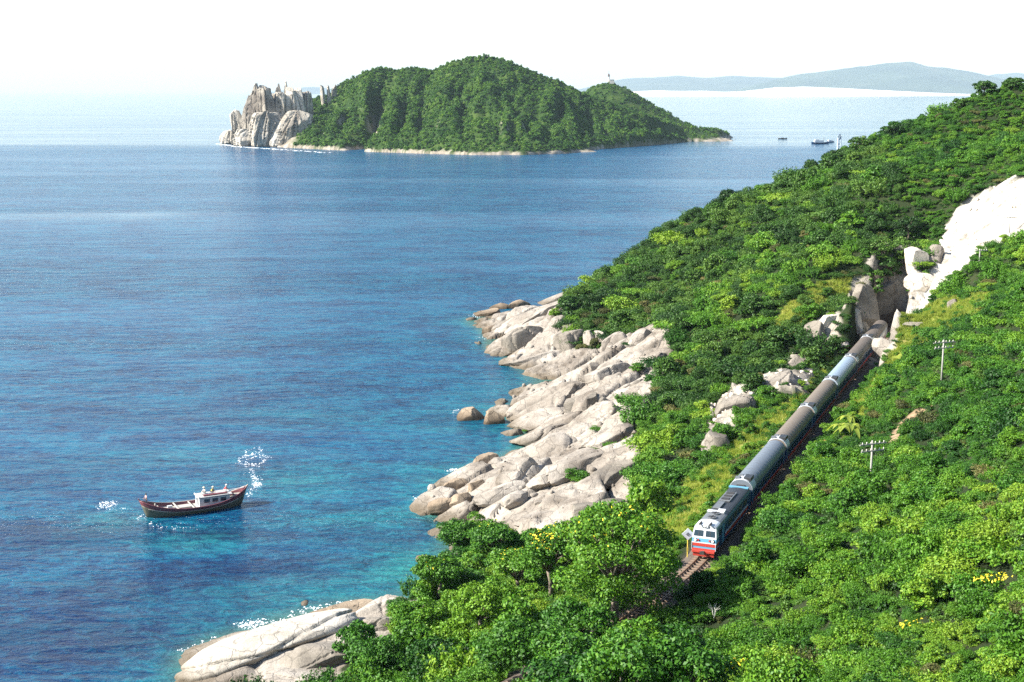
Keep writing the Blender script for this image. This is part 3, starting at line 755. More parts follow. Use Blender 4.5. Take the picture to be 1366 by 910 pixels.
# ------------------------------------------------------------------ shore rocks
ROCKLIST = [  # px, py of the middle, width px, height px, tilt deg (left side down), material, square, label
    (652, 419, 44, 15, 4, 'd', 2.6, 'long low dark rock at the very tip of the rocky headland'),
    (668, 410, 36, 12, 8, 'd', 2.6, 'dark rough rock lying on the tip of the headland above the water'),
    (690, 409, 40, 14, 12, 'd', 2.8, 'brown rock where the headland tip meets the pale slabs'),
    (655, 441, 28, 12, 6, 'd', 2.8, 'small dark rock washed by the sea below the headland tip'),
    (672, 433, 34, 16, 18, 'g', 2.8, 'grey brown rock above the small washed rock of the headland'),
    (712, 422, 96, 16, 18, 'r', 3.2, 'long bright slab running down the far side of the headland'),
    (738, 402, 70, 16, 14, 'r', 3.0, 'bright slab just below the first bushes of the headland'),
    (700, 455, 64, 44, 16, 'g', 2.6, 'huge smooth grey boulder rising from the near waterline of the headland'),
    (676, 470, 50, 16, 14, 'r', 2.8, 'pale skirt of rock left of the huge smooth boulder'),
    (712, 478, 84, 18, 6, 'r', 2.8, 'pale water level ledge under the huge smooth boulder'),
    (763, 455, 54, 32, 14, 'g', 3.4, 'square grey block right of the huge smooth boulder'),
    (745, 447, 34, 16, 18, 'r', 3.0, 'pale rock wedged behind the square grey block'),
    (748, 428, 22, 18, 10, 'r', 3.0, 'small bright boulder at the edge of the headland bushes'),
    (756, 438, 26, 12, 10, 'r', 3.0, 'low pale boulder in front of the bushes above the square block'),
    (789, 455, 11, 34, 10, 'r', 4.0, 'thin upright slab leaning at the end of the square block'),
    (801, 452, 12, 32, 14, 'r', 4.0, 'second thin upright slab beside the first leaning one'),
    (758, 483, 54, 26, 14, 'g', 2.8, 'rounded grey boulder below the square block'),
    (736, 494, 60, 14, 4, 'd', 2.6, 'low tidal rock at the mouth of the small inlet'),
    (788, 474, 24, 16, 10, 'g', 3.2, 'dark edged boulder in the crack under the thin slabs'),
    (824, 461, 50, 34, 26, 'r', 3.0, 'large tilted block under the hillside bushes'),
    (860, 454, 42, 34, 26, 'r', 3.0, 'upper tilted block touching the bushes'),
    (793, 489, 19, 13, 0, 'r', 3.4, 'small pale boulder alone in the middle of the shore'),
    (819, 489, 42, 17, 16, 'r', 3.0, 'flat pale block right of the lone small boulder'),
    (848, 476, 30, 14, 20, 'r', 3.0, 'small slab between the tilted blocks and the shrubs'),
    (738, 532, 120, 36, 20, 'r', 2.6, 'great bright whaleback slab pointing down to the sea'),
    (700, 548, 56, 24, 20, 'r', 2.4, 'rounded nose of the whaleback slab at the water'),
    (800, 505, 86, 26, 20, 'r', 2.8, 'upper part of the long bright slab above the whaleback'),
    (864, 488, 60, 18, 24, 'r', 3.0, 'narrow bright slab disappearing into the shrubs'),
    (791, 536, 26, 26, 6, 'g', 4.6, 'brown squared block standing on the whaleback slab'),
    (764, 538, 34, 22, 14, 'g', 3.6, 'shaded block left of the brown squared block'),
    (808, 536, 20, 16, 14, 'g', 3.4, 'dark wedge rock right of the brown squared block'),
    (851, 514, 24, 16, 8, 'g', 4.6, 'box shaped brown block near the green shrubs'),
    (836, 518, 18, 16, 10, 'g', 3.6, 'small block touching the box shaped one'),
    (870, 514, 22, 14, 14, 'r', 3.2, 'pale block between box shaped rock and hillside'),
    (629, 556, 38, 24, 6, 'd', 3.2, 'left rock of the small islet off the shore'),
    (659, 561, 28, 27, -4, 'd', 4.0, 'right steep sided rock of the small islet'),
    (714, 560, 84, 26, 14, 'r', 2.6, 'pale rounded mass above the narrow inlet'),
    (722, 578, 76, 22, 18, 'r', 2.8, 'yellowish sloping slab beside the narrow inlet'),
    (790, 562, 90, 22, 16, 'r', 3.0, 'broad flat slab under the lone shrub'),
    (808, 584, 80, 30, 16, 'r', 3.0, 'broad wrinkled slab ending at the hillside shrubs'),
    (740, 596, 90, 34, 18, 'r', 3.0, 'rough white slab above the lower cove'),
    (760, 626, 110, 34, 16, 'r', 3.0, 'largest rough white slab in the middle of the shore'),
    (694, 632, 60, 40, 16, 'r', 3.2, 'steep white face dropping toward the dark angular rocks'),
    (820, 632, 70, 26, 10, 'g', 3.0, 'grey white slab below the hillside shrubs'),
    (648, 621, 40, 28, 10, 'd', 4.2, 'dark angular rock with a sharp top beside the white face'),
    (634, 648, 24, 24, 0, 'd', 3.6, 'small grey block below the sharp angular rock'),
    (607, 652, 36, 24, 8, 'd', 3.0, 'rounded grey rock in the group nearest the sea'),
    (592, 674, 54, 24, 10, 'd', 2.6, 'low wet rock with white surf on its seaward end'),
    (616, 668, 34, 22, 6, 'd', 3.0, 'brown rock behind the low wet rock'),
    (666, 654, 66, 22, 12, 'r', 3.0, 'smooth white slab above the flowering tree'),
    (729, 674, 32, 22, 6, 'r', 3.0, 'hollowed pale boulder with a dark hole beside it'),
    (756, 668, 18, 14, 0, 'g', 3.4, 'small brown stone over the dark hole'),
    (790, 686, 110, 32, 8, 'g', 2.8, 'long grey streaked slab just behind the big tree'),
    (720, 692, 70, 24, 14, 'r', 2.8, 'pale slab peeping over the big tree'),
    (690, 664, 40, 16, 10, 'r', 3.0, 'low white rock between two slabs above the trees'),
    (606, 731, 20, 14, 0, 'r', 2.6, 'small pale stone between tree and water'),
    (562, 746, 22, 9, 0, 'd', 2.6, 'submerged looking dark rock awash by the tree'),
    # near point
    (362, 860, 230, 40, 9, 'p', 2.4, 'enormous smooth white slab of the nearest rocky point'),
    (300, 880, 110, 22, 8, 'r', 2.6, 'brown footed lower end of the nearest white point'),
    (452, 818, 92, 24, 10, 'd', 2.4, 'dark grey slab with foam along its outer side'),
    (506, 812, 80, 22, 14, 'r', 2.6, 'bright ridge of rock joining the near point to the trees'),
    (504, 838, 84, 34, 8, 'g', 3.0, 'grey block with a dark hollow beside the trees of the near point'),
    (430, 880, 100, 36, 4, 'g', 3.2, 'stained cliff face along the front of the near point'),
    (396, 900, 130, 22, 2, 'r', 2.8, 'low yellowish ledge below the stained cliff'),
    (357, 840, 16, 8, 0, 'd', 2.6, 'tiny dark rock in the surf beside the enormous slab'),
    # beside the line
    (962, 590, 40, 62, 40, 'g', 3.0, 'tall sloping grey outcrop in the grass seaward of the coaches'),
    (980, 545, 60, 34, 24, 'g', 3.0, 'upper rough outcrop with loose white stones'),
    (1048, 508, 56, 40, 22, 'g', 3.2, 'broad grey rock face close beside the brown coaches'),
    (1068, 486, 30, 26, 20, 'g', 3.2, 'smaller rock at the top of the broad rock face'),
    (1086, 448, 16, 50, 0, 'g', 4.0, 'narrow rock pillar with bushes on its top'),
    (1106, 428, 34, 18, 6, 'w', 4.2, 'flat topped white block over the rock pillar'),
    (1127, 458, 12, 12, 0, 'w', 3.0, 'small white stone between pillar and rear coaches'),
    (1151, 404, 44, 56, -8, 'g', 3.4, 'shaded rock wall on the seaward side of the cutting'),
    (1142, 420, 18, 30, 0, 'w', 4.0, 'layered white corner of the cutting wall'),
    (1180, 390, 34, 40, 0, 'g', 3.4, 'dark rock put where shade lies at the head of the cutting'),  # rock added to fill the shadow in the cutting
    (1226, 344, 36, 40, 10, 'w', 4.2, 'big white angular boulder at the foot of the quarry slope'),
    (1246, 340, 26, 34, -12, 'g', 3.6, 'grey boulder painting the shaded side of the white angular one'),  # shaded side of the white boulder, made as a grey rock
    (1228, 374, 38, 20, 6, 'w', 3.0, 'rounded white boulder below the angular one'),
    (1184, 458, 30, 32, 22, 'r', 3.2, 'pale rock right beside the last coaches'),
    (1166, 486, 22, 30, 34, 'r', 3.2, 'lower streaked rock along the uphill side of the train'),
    (1218, 433, 26, 10, 4, 'r', 3.0, 'low flat boulder in the yellow grass'),
    (1274, 405, 20, 13, 10, 'r', 3.0, 'rounded boulder high in the yellow grass'),
    (1138, 523, 22, 12, 6, 'r', 3.0, 'half buried pale rock right of the brown coach'),
    (1103, 598, 34, 18, 18, 'o', 4.6, 'orange brown clay block beside the dark bank'),
]
RM = dict(r=m_rock, d=m_rock_dark, g=m_rock_gray, w=m_rock_white, o=m_clay, p=m_rock_pale)
for k, (px, py, w, h, tilt, mt, sq, lb) in enumerate(ROCKLIST):
    g = ground(px, py + h * .12)
    _, _, t = proj(g)
    sc = t / F
    wm, hm = w * sc, h * sc
    dm = max(min(wm * .75, 9.0), hm * .8)
    me = rock_mesh("boulder", (wm * 1.12, dm, hm * 1.3), 1000 + k, RM[mt], 5 if w > 40 else 4, 3 if w > 200 else 14, .02 if w > 200 else .035, sq, crack=.10 if w > 45 else .04)
    z = g[2] - hm * (.12 if g[2] > 1 else .05)
    o = link("boulder", me, None, (g[0], g[1] + dm * .12, z), (radians(-6), radians(-tilt), radians(18 + (k * 37 % 40) - 20)))
    tag(o, lb, 'boulder', 'granite boulders along the shore' if k < 65 else 'boulders beside the railway')

# loose small stones: too many to count
def scatter_stones(name, poly, n, s0, s1, mat, seed, label=None):
    r = np.random.default_rng(seed)
    x0, y0 = poly.min(0); x1, y1 = poly.max(0)
    x = r.uniform(x0, x1, n * 6); y = r.uniform(y0, y1, n * 6); k = in_poly(x, y, poly); x = x[k][:n]; y = y[k][:n]
    z = H(x, y); k = z > -.3; x, y, z = x[k], y[k], z[k]
    V0, F0 = ICO[2]; Vs = []; Fs = []
    for i in range(len(x)):
        s = s0 + (s1 - s0) * r.random() ** 3
        V = V0[:] / (np.abs(V0) ** 3.2).sum(1, keepdims=True) ** (1 / 3.2)
        V = V * (1 + .25 * noise3(V, 1.3, 5 + i % 60)[:, None]) * s * r.uniform(.5, 1, 3)
        a = r.uniform(0, 6.28); R = np.array([[cos(a), -sin(a), 0], [sin(a), cos(a), 0], [0, 0, 1]])
        Vs.append(V @ R.T + (x[i], y[i], z[i] + s * .1)); Fs.append(F0 + i * len(V0))
    return tag(link(name, mesh_np(name, np.concatenate(Vs), np.concatenate(Fs), [mat], True)), None, None, None, 'stuff')
scatter_stones("loose_stones", ROCKS[:-3], 260, .15, .8, m_rock, 5)
scatter_stones("loose_stones", SCAR, 160, .12, .6, m_rock_white, 6)
for p in WALLS[1:3]: scatter_stones("loose_stones", p, 90, .12, .5, m_rock_white, 8)

# ------------------------------------------------------------------ vegetation
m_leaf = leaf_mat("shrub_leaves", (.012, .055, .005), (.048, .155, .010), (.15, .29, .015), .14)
m_leaf_y = leaf_mat("yellowish_leaves", (.028, .098, .006), (.085, .215, .012), (.23, .34, .025), .16)  # the yellower kind of leaf
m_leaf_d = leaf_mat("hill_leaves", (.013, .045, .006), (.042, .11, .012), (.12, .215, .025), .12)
m_leaf_isl = leaf_mat("island_leaves", (.016, .065, .008), (.06, .16, .014), (.17, .29, .025), .15)
m_grass = leaf_mat("grass_blades", (.16, .21, .025), (.28, .34, .045), (.42, .40, .10), .3)
m_bark = paint("bark", (.20, .16, .12), .9, dirt=.5, bump=.5)
m_flower = paint("yellow_blossom", (.85, .68, .03), .6, dirt=.0)
m_pale_leaf = leaf_mat("banana_leaves", (.16, .22, .03), (.28, .34, .05), (.5, .48, .06), .35)

def leaves(centres, radii, n, size, r, squash=.8, out=.8, up=.25, asp=.55):
    """n leaf faces on lumpy shells round the given lobe centres"""
    centres = np.asarray(centres, float); radii = np.asarray(radii, float)
    w = radii ** 2; idx = r.choice(len(centres), n, p=w / w.sum())
    d = r.normal(size=(n, 3)); d[:, 2] = np.abs(d[:, 2]) * .95 - .28 * r.random(n); d /= np.linalg.norm(d, axis=1, keepdims=True)
    rr = radii[idx] * (.45 + .75 * r.random(n) ** .55)
    p = centres[idx] + d * rr[:, None] * np.array([1, 1, squash])
    nrm = d * out + r.normal(size=(n, 3)) * .62 + np.array([0, 0, up]); nrm /= np.linalg.norm(nrm, axis=1, keepdims=True)
    a = np.cross(nrm, r.normal(size=(n, 3))); a /= np.linalg.norm(a, axis=1, keepdims=True); b_ = np.cross(nrm, a)
    s = (size * (.6 + .8 * r.random(n)))[:, None]
    V = np.stack([p - a * s, p + b_ * s * asp + nrm * s * .12, p + a * s, p - b_ * s * asp + nrm * s * .12], 1).reshape(-1, 3)
    Fc = np.arange(4 * n).reshape(-1, 4)
    return V, Fc, np.repeat(r.random(n), 4)
def crown_mesh(name, R, n, size, seed, mat, lobes=11, flat=.75, fill=.5):
    r = np.random.default_rng(seed)
    c = []; q = []
    for k in range(lobes):
        u = (k + .5) / lobes; el = math.asin(min(1, u ** .8)); a = 2 * pi * k * .382 + r.normal() * .25; rho = R * r.uniform(.5, .78)
        c.append((rho * cos(el) * cos(a), rho * cos(el) * sin(a), R * .18 + rho * sin(el) * flat * 1.25 + r.normal() * .08 * R)); q.append(R * (.12 + .28 * r.random() ** 1.4))
    c.append((0, 0, R * .25)); q.append(R * .5)
    V, Fc, va = leaves(c, q, n, size, r)
    return mesh_np(name, V, Fc, [mat], False, dict(var=va))
def shrub_mesh(name, style, seed, mat):
    """unit shrub: 0 dense mound, 1 upright sprays, 2 low spreading tangle, 3 tall loose crown, 4 drooping creeper heap"""
    r = np.random.default_rng(seed)
    if style == 0: return crown_mesh(name, 1.0, 4200, .046, seed, mat, lobes=16, flat=.8)
    if style == 3: return crown_mesh(name, 1.0, 3000, .07, seed, mat, lobes=24, flat=1.15)
    if style == 2: return crown_mesh(name, 1.15, 3600, .055, seed, mat, lobes=28, flat=.45)
    Vs = []; va = []; n = 0
    ns = 150 if style == 1 else 170
    for k in range(ns):
        a = r.uniform(0, 6.28); d = math.sqrt(r.random()) * .75
        b0 = np.array([d * cos(a), d * sin(a), .1 + .25 * r.random()])
        lean = r.uniform(.2, .9) * d + .1; L_ = r.uniform(.45, 1.0) * (1.05 - .45 * d)
        tip = np.array([cos(a) * lean + r.normal() * .12, sin(a) * lean + r.normal() * .12, 1.0]) * L_
        m = 22; t = np.linspace(.15, 1, m)
        droop = (.05 if style == 1 else .75) * t ** 2.2 * L_
        p = b0 + np.outer(t, tip); p[:, 2] -= droop; p[:, :2] += (0 if style == 1 else .35) * np.outer(t ** 2, [cos(a), sin(a)])
        p += r.normal(size=p.shape) * .035; v_ = r.random() * .6
        nr = r.normal(size=(m, 3)) * .7 + np.array([cos(a) * .5, sin(a) * .5, .6]); nr /= np.linalg.norm(nr, axis=1, keepdims=True)
        u = np.cross(nr, r.normal(size=(m, 3))); u /= np.linalg.norm(u, axis=1, keepdims=True); w = np.cross(nr, u)
        s_ = (.058 * (.6 + .8 * r.random(m)))[:, None]
        Vs.append(np.stack([p - u * s_, p + w * s_ * .5, p + u * s_, p - w * s_ * .5], 1).reshape(-1, 3)); va.append(np.repeat(v_ + .4 * r.random(m), 4)); n += m
    return mesh_np(name, np.concatenate(Vs), np.arange(4 * n).reshape(-1, 4), [mat], False, dict(var=np.concatenate(va)))
m_leaf_b = leaf_mat("dry_leaves", (.05, .06, .015), (.11, .12, .03), (.22, .19, .06), .12)
PROTO = {}
for key, mat in (('m', m_leaf), ('y', m_leaf_y), ('d', m_leaf_d), ('b', m_leaf_b)):
    PROTO[key] = [shrub_mesh("shrub", i, 40 + i + ord(key), mat) for i in range(5)]
def low_proto(i, mat, n=260, size=.16): return crown_mesh("scrub", 1.0, n, size, 90 + i, mat, lobes=8, flat=.8)

def slope_veg(n_try, seed, spacing):
    """points over the visible land, thinned to a spacing that follows the crown size"""
    r = np.random.default_rng(seed)
    x = r.uniform(-40, 215, n_try); y = r.uniform(40, 440, n_try)
    px, py, t = proj(np.stack([x, y, H1(x, y)], -1))
    k = (t > 20) & (px > 60) & (px < 1366 + 260) & (py > 80) & (py < 910 + 420)
    return x[k], y[k], r
x, y, r = slope_veg(90000, 11, 0)
m5 = masks(x, y); z = H(x, y, m5); dtr = track_dist(x, y)
zone_bad = (m5[0] > .5) | (m5[1] > .5) | (m5[4] > .5) | (z < 1.6)
wallz = m5[2] > .5; grs = m5[3] > .5
grs_up = in_poly(x, y, GRASS[1])
bed = (np.abs(dtr) < np.where((y < 122) | (dtr > 0), 2.5, 3.4)) & (y < 286)
k = ~zone_bad & ~bed
x, y, z, wallz, grs, dtr, grs_up = (a[k] for a in (x, y, z, wallz, grs, dtr, grs_up))
# crown radius by place
far_side = (y > 210) & (dtr < 0)
big = fbm(x / 9, y / 9, 3, 61)
rad = np.where(dtr > 0, 1.25, np.where(y > 240, 2.1, 1.7)) * np.clip(1 + 1.1 * big + r.uniform(-.3, .6, len(x)), .4, 2.2)
rad = np.where(grs, rad * .42, rad); rad = np.where(wallz, rad * .4, rad)
lim = np.where(dtr > 0, (np.abs(dtr) - 2.1) * 1.1, np.abs(dtr) - 3.0)
rad = np.where(y < 284, np.minimum(rad, np.maximum(.35, lim * (.75))), rad)
# seaward strip right beside the train stays low, and nothing may hide the rails in front of the engine
front = (y < 133) & (y > 108) & (np.abs(dtr) < 9) & (dtr > -9)
rad = np.where((dtr < 0) & (dtr > -10) & (y > 122) & (y < 235), np.minimum(rad, .55 + .06 * np.abs(dtr)), rad)
rad = np.where((y < 122) & (np.abs(dtr) < 9), np.minimum(1.7, (np.abs(dtr) - 1.2) * .9), rad)
rad = np.where((dtr > 0) & (dtr < 6) & (y > 118) & (y < 140), np.minimum(rad, .8), rad)
tall = (r.random(len(x)) < .09) & (np.abs(dtr) > 9)
rad = np.where(tall, rad * 1.55, rad)
keepp = r.random(len(x))
ok = ~((grs & (keepp > .35)) | (wallz & (keepp > .18)))
x, y, z, rad, dtr, far_side, grs = (a[ok] for a in (x, y, z, rad, dtr, far_side, grs))
order = r.permutation(len(x))
cell = {}; sel = []
for i in order:
    cx, cy = int(x[i] // 4), int(y[i] // 4); good = True; ri = rad[i]
    for a in (-1, 0, 1):
        for c_ in (-1, 0, 1):
            for j in cell.get((cx + a, cy + c_), ()):
                if (x[i] - x[j]) ** 2 + (y[i] - y[j]) ** 2 < (.60 * (ri + rad[j])) ** 2: good = False; break
            if not good: break
        if not good: break
    if good: cell.setdefault((cx, cy), []).append(i); sel.append(i)
sel = np.array(sel)
x, y, z, rad, dtr, far_side = (a[sel] for a in (x, y, z, rad, dtr, far_side))
pxs, pys, tt = proj(np.stack([x, y, z + rad * .6], -1))
size_px = rad / tt * F
# which of them the look-out really sees
def visible(x, y, z, steps=60):
    s = np.linspace(.1, .985, steps); vis = np.ones(len(x), bool)
    for q in s:
        vis &= (EYE + (z - EYE) * q) > H1(x * q, y * q)
    return vis
inframe = (pxs > 0) & (pxs < 1366) & (pys > 60) & (pys < 925)
vis = np.zeros(len(x), bool); ii = np.where(inframe)[0]
vis[ii] = visible(x[ii], y[ii], z[ii] + rad[ii] * .9)
score = np.where(vis, size_px, -1)
top = np.argsort(-score)[:300]
indiv = np.zeros(len(x), bool); indiv[top] = True
print("VEG", len(x), "individual", indiv.sum(), "visible", vis.sum())

LANDMARKS = []   # filled with (x, y, phrase); used to say where a shrub stands
def kind_of(i):
    n = fbm(np.array([x[i] / 30]), np.array([y[i] / 30]), 3, 71)[0] + r.normal() * .18
    q = r.random()
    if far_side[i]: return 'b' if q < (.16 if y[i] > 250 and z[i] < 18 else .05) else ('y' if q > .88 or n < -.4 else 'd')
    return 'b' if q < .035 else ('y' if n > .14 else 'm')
kinds = [kind_of(i) for i in range(len(x))]
rad = np.where(np.array(kinds) == 'b', np.minimum(rad, 1.5), rad)
TONE = dict(m='bright green', y='yellowish green', d='deep green', b='dry olive brown')
LM = [((941, 745), 'the engine front'), ((975, 690), 'the dark engine roof'), ((1020, 640), 'the first grey coach'), ((1062, 590), 'the second coach'), ((1094, 545), 'the third coach'), ((1125, 500), 'the pale coach'),
      ((1165, 630), 'the lower utility pole'), ((1256, 490), 'the upper utility pole'), ((1103, 600), 'the orange clay block'), ((1212, 565), 'the bare dirt patch'), ((1290, 380), 'the edge of the quarry slope'),
      ((880, 790), 'the shaded track bend'), ((950, 830), 'the dead twigs'), ((1320, 790), 'the yellow blossoms'), ((1130, 575), 'the banana plants'), ((790, 760), 'the big dark tree'), ((500, 860), 'the near rocky point'), ((620, 700), 'the flowering tree'),
      ((830, 700), 'the streaked slab'), ((1100, 760), 'the slope foot'), ((1250, 700), 'the middle of the slope'), ((1340, 600), 'the steep upper slope'), ((1150, 880), 'the lower slope'), ((1000, 780), 'the rails'), ((700, 880), 'the bottom trees'), ((850, 560), 'the bare shore slabs'), ((900, 600), 'the sloping outcrop'), ((1060, 420), 'the yellow grass patch'), ((1150, 410), 'the cutting wall'), ((1050, 300), 'the umbrella tree'), ((1150, 250), 'the skyline tree by the water'), ((1300, 180), 'the tallest skyline tree'), ((930, 360), 'the wide skyline tree'), ((850, 400), 'the far shore slabs'), ((960, 470), 'the seaward hollow'), ((1200, 280), 'the quarry top'), ((1340, 480), 'the upper right slope'), ((1230, 800), 'the lower bright slope'), ((1350, 870), 'the bottom corner of the slope')]
lmw = [(ground(*p), s) for p, s in LM]
STY = [.24, .22, .12, .17, .25]
STYN = ['rounded', 'sprayed', 'spreading', 'tall', 'drooping']
for i in np.where(indiv)[0]:
    kd = kinds[i]; st_ = int(r.choice(5, p=STY))
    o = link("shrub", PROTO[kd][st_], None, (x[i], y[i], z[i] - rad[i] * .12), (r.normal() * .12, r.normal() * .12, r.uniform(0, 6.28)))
    o.scale = (rad[i], rad[i] * r.uniform(.85, 1.15), rad[i] * r.uniform(.8, 1.15))
    dd = [math.hypot(x[i] - g[0], y[i] - g[1]) for g, s in lmw]; j = int(np.argmin(dd)); g, s = lmw[j]
    a = pxs[i] - proj(g)[0]; b_ = pys[i] - proj(g)[1]
    rel = ('uphill of' if a > 0 else 'seaward of') if abs(a) > abs(b_) else ('beyond' if b_ < 0 else 'this side of')
    near_ = 'just ' if dd[j] < 4 else ('' if dd[j] < 9 else 'well ')
    j2 = int(np.argsort(dd)[1]); pos_ = near_ + rel
    s = s + ', towards ' + lmw[j2][1]
    szw = 'small' if rad[i] < 1.1 else ('medium' if rad[i] < 1.4 else ('large' if rad[i] < 1.8 else 'huge'))
    lb_ = f"{szw} {TONE[kd]} {STYN[st_]} shrub {pos_} {s}"
    if len(lb_.replace('-', ' ').split()) > 16: lb_ = lb_.replace(', towards', ' to').replace(' the ', ' ')
    tag(o, lb_, 'shrub', 'shrubs covering the slopes by the railway')

def instancer(name, protos, X, Y, Z, S, idx, rng_, tilt=.12, zs=(.8, 1.15), label=None):
    """one object that repeats a few plants over many points"""
    col = bpy.data.collections.new(name + "_sources")
    for k, me in enumerate(protos):
        o = bpy.data.objects.new("%s_source_%02d" % (name, k), me); col.objects.link(o)
    n = len(X)
    me = bpy.data.meshes.new(name); me.vertices.add(n)
    me.vertices.foreach_set('co', np.stack([X, Y, Z], 1).astype(np.float32).ravel())
    a = me.attributes.new('rot', 'FLOAT_VECTOR', 'POINT'); a.data.foreach_set('vector', np.stack([rng_.normal(size=n) * tilt, rng_.normal(size=n) * tilt, rng_.uniform(0, 6.28, n)], 1).astype(np.float32).ravel())
    a = me.attributes.new('scl', 'FLOAT_VECTOR', 'POINT'); a.data.foreach_set('vector', np.stack([S, S * rng_.uniform(.85, 1.15, n), S * rng_.uniform(*zs, n)], 1).astype(np.float32).ravel())
    a = me.attributes.new('idx', 'INT', 'POINT'); a.data.foreach_set('value', np.asarray(idx, dtype=np.int32))
    o = link(name, me)
    ng = bpy.data.node_groups.new(name, 'GeometryNodeTree')
    ng.interface.new_socket('Geometry', in_out='INPUT', socket_type='NodeSocketGeometry'); ng.interface.new_socket('Geometry', in_out='OUTPUT', socket_type='NodeSocketGeometry')
    nd = ng.nodes; lk = ng.links
    gi = nd.new('NodeGroupInput'); go = nd.new('NodeGroupOutput')
    ci = nd.new('GeometryNodeCollectionInfo'); ci.inputs['Collection'].default_value = col; ci.inputs['Separate Children'].default_value = True; ci.inputs['Reset Children'].default_value = True
    ip = nd.new('GeometryNodeInstanceOnPoints'); ip.inputs['Pick Instance'].default_value = True
    def na(nm, ty):
        q = nd.new('GeometryNodeInputNamedAttribute'); q.data_type = ty; q.inputs['Name'].default_value = nm
        return q.outputs['Attribute']
    lk.new(gi.outputs[0], ip.inputs['Points']); lk.new(ci.outputs[0], ip.inputs['Instance'])
    lk.new(na('idx', 'INT'), ip.inputs['Instance Index'])
    er = nd.new('FunctionNodeEulerToRotation'); lk.new(na('rot', 'FLOAT_VECTOR'), er.inputs[0]); lk.new(er.outputs[0], ip.inputs['Rotation'])
    lk.new(na('scl', 'FLOAT_VECTOR'), ip.inputs['Scale'])
    lk.new(ip.outputs[0], go.inputs[0])
    md = o.modifiers.new("plants", 'NODES'); md.node_group = ng
    return tag(o, label, None, None, 'stuff')
rest = np.where(~indiv)[0]
kidx = {'m': 0, 'y': 5, 'd': 10, 'b': 15}
allp = PROTO['m'] + PROTO['y'] + PROTO['d'] + PROTO['b']
instancer("hillside_shrubbery", allp, x[rest], y[rest], z[rest] - rad[rest] * .12, rad[rest], [kidx[kinds[i]] + int(r.choice(5, p=STY)) for i in rest], r)
# undergrowth: small low leaves filling the gaps between the crowns
ur = np.random.default_rng(123)
ux = ur.uniform(-40, 215, 150000); uy = ur.uniform(60, 430, 150000)
_, _, ut = proj(np.stack([ux, uy, np.full(len(ux), 20.0)], -1)); upx, upy, ut = proj(np.stack([ux, uy, H1(ux, uy)], -1))
kk = (ut > 20) & (upx > 60) & (upx < 1500) & (upy > 90) & (upy < 1150) & (ur.random(len(ux)) < np.where(uy < 240, .55, .85))
ux, uy = ux[kk], uy[kk]; um = masks(ux, uy); uz = H(ux, uy, um); ud = track_dist(ux, uy)
kk = (um[0] < .5) & (um[1] < .5) & (um[2] < .5) & (um[3] < .5) & (um[4] < .5) & (uz > 1.4) & ((np.abs(ud) > np.where(ud > 0, 3.0, 3.3)) | (uy > 287))
ux, uy, uz = ux[kk], uy[kk], uz[kk]
instancer("undergrowth", [crown_mesh("undergrowth_tuft", 1.0, 420, .11, 190 + k, (m_leaf_d, m_leaf_d, m_leaf)[k % 3], lobes=7, flat=.45) for k in range(5)], ux, uy, uz - .1, ur.uniform(.45, .95, len(ux)), ur.integers(0, 5, len(ux)), ur, zs=(.5, 1.1))
print("UNDER", len(ux))
# tufts of grass
def tuft_mesh(name, n, h, seed, mat, spread=.5, w=.03):
    r_ = np.random.default_rng(seed); V = []; va = []
    for i in range(n):
        a = r_.uniform(0, 6.28); d = spread * math.sqrt(r_.random()); p = np.array([d * cos(a), d * sin(a), 0]); l = h * r_.uniform(.5, 1.1)
        q = p + np.array([r_.normal() * .25 * l, r_.normal() * .25 * l, l]); s = np.array([cos(a * 7), sin(a * 7), 0]) * w
        V += [p - s, p + s, q]; va += [r_.random()] * 3
    return mesh_np(name, np.array(V), np.arange(3 * n).reshape(-1, 3), [mat], False, dict(var=va))
gr = np.random.default_rng(31)
def pts_in(polys, n, seed):
    r_ = np.random.default_rng(seed); X = []; Y = []
    for p in polys:
        a = abs(np.sum(p[:, 0] * np.roll(p[:, 1], -1) - p[:, 1] * np.roll(p[:, 0], -1))) / 2
        m = int(n * a); b0 = p.min(0); b1 = p.max(0); q = r_.uniform(b0, b1, (m * 4, 2)); q = q[in_poly(q[:, 0], q[:, 1], p)][:m]
        X.append(q[:, 0]); Y.append(q[:, 1])
    return np.concatenate(X), np.concatenate(Y)
tx, ty = pts_in(GRASS, 5.0, 5); mt_ = masks(tx, ty); tz = H(tx, ty, mt_); kk = (np.abs(track_dist(tx, ty)) > 2.9) & (mt_[2] < .5) & (mt_[1] < .5)
tx, ty, tz = tx[kk], ty[kk], tz[kk]
instancer("grass", [tuft_mesh("grass_tuft", 60, .55, 60 + k, m_grass) for k in range(3)], tx, ty, tz, gr.uniform(.7, 1.3, len(tx)), gr.integers(0, 3, len(tx)), gr)
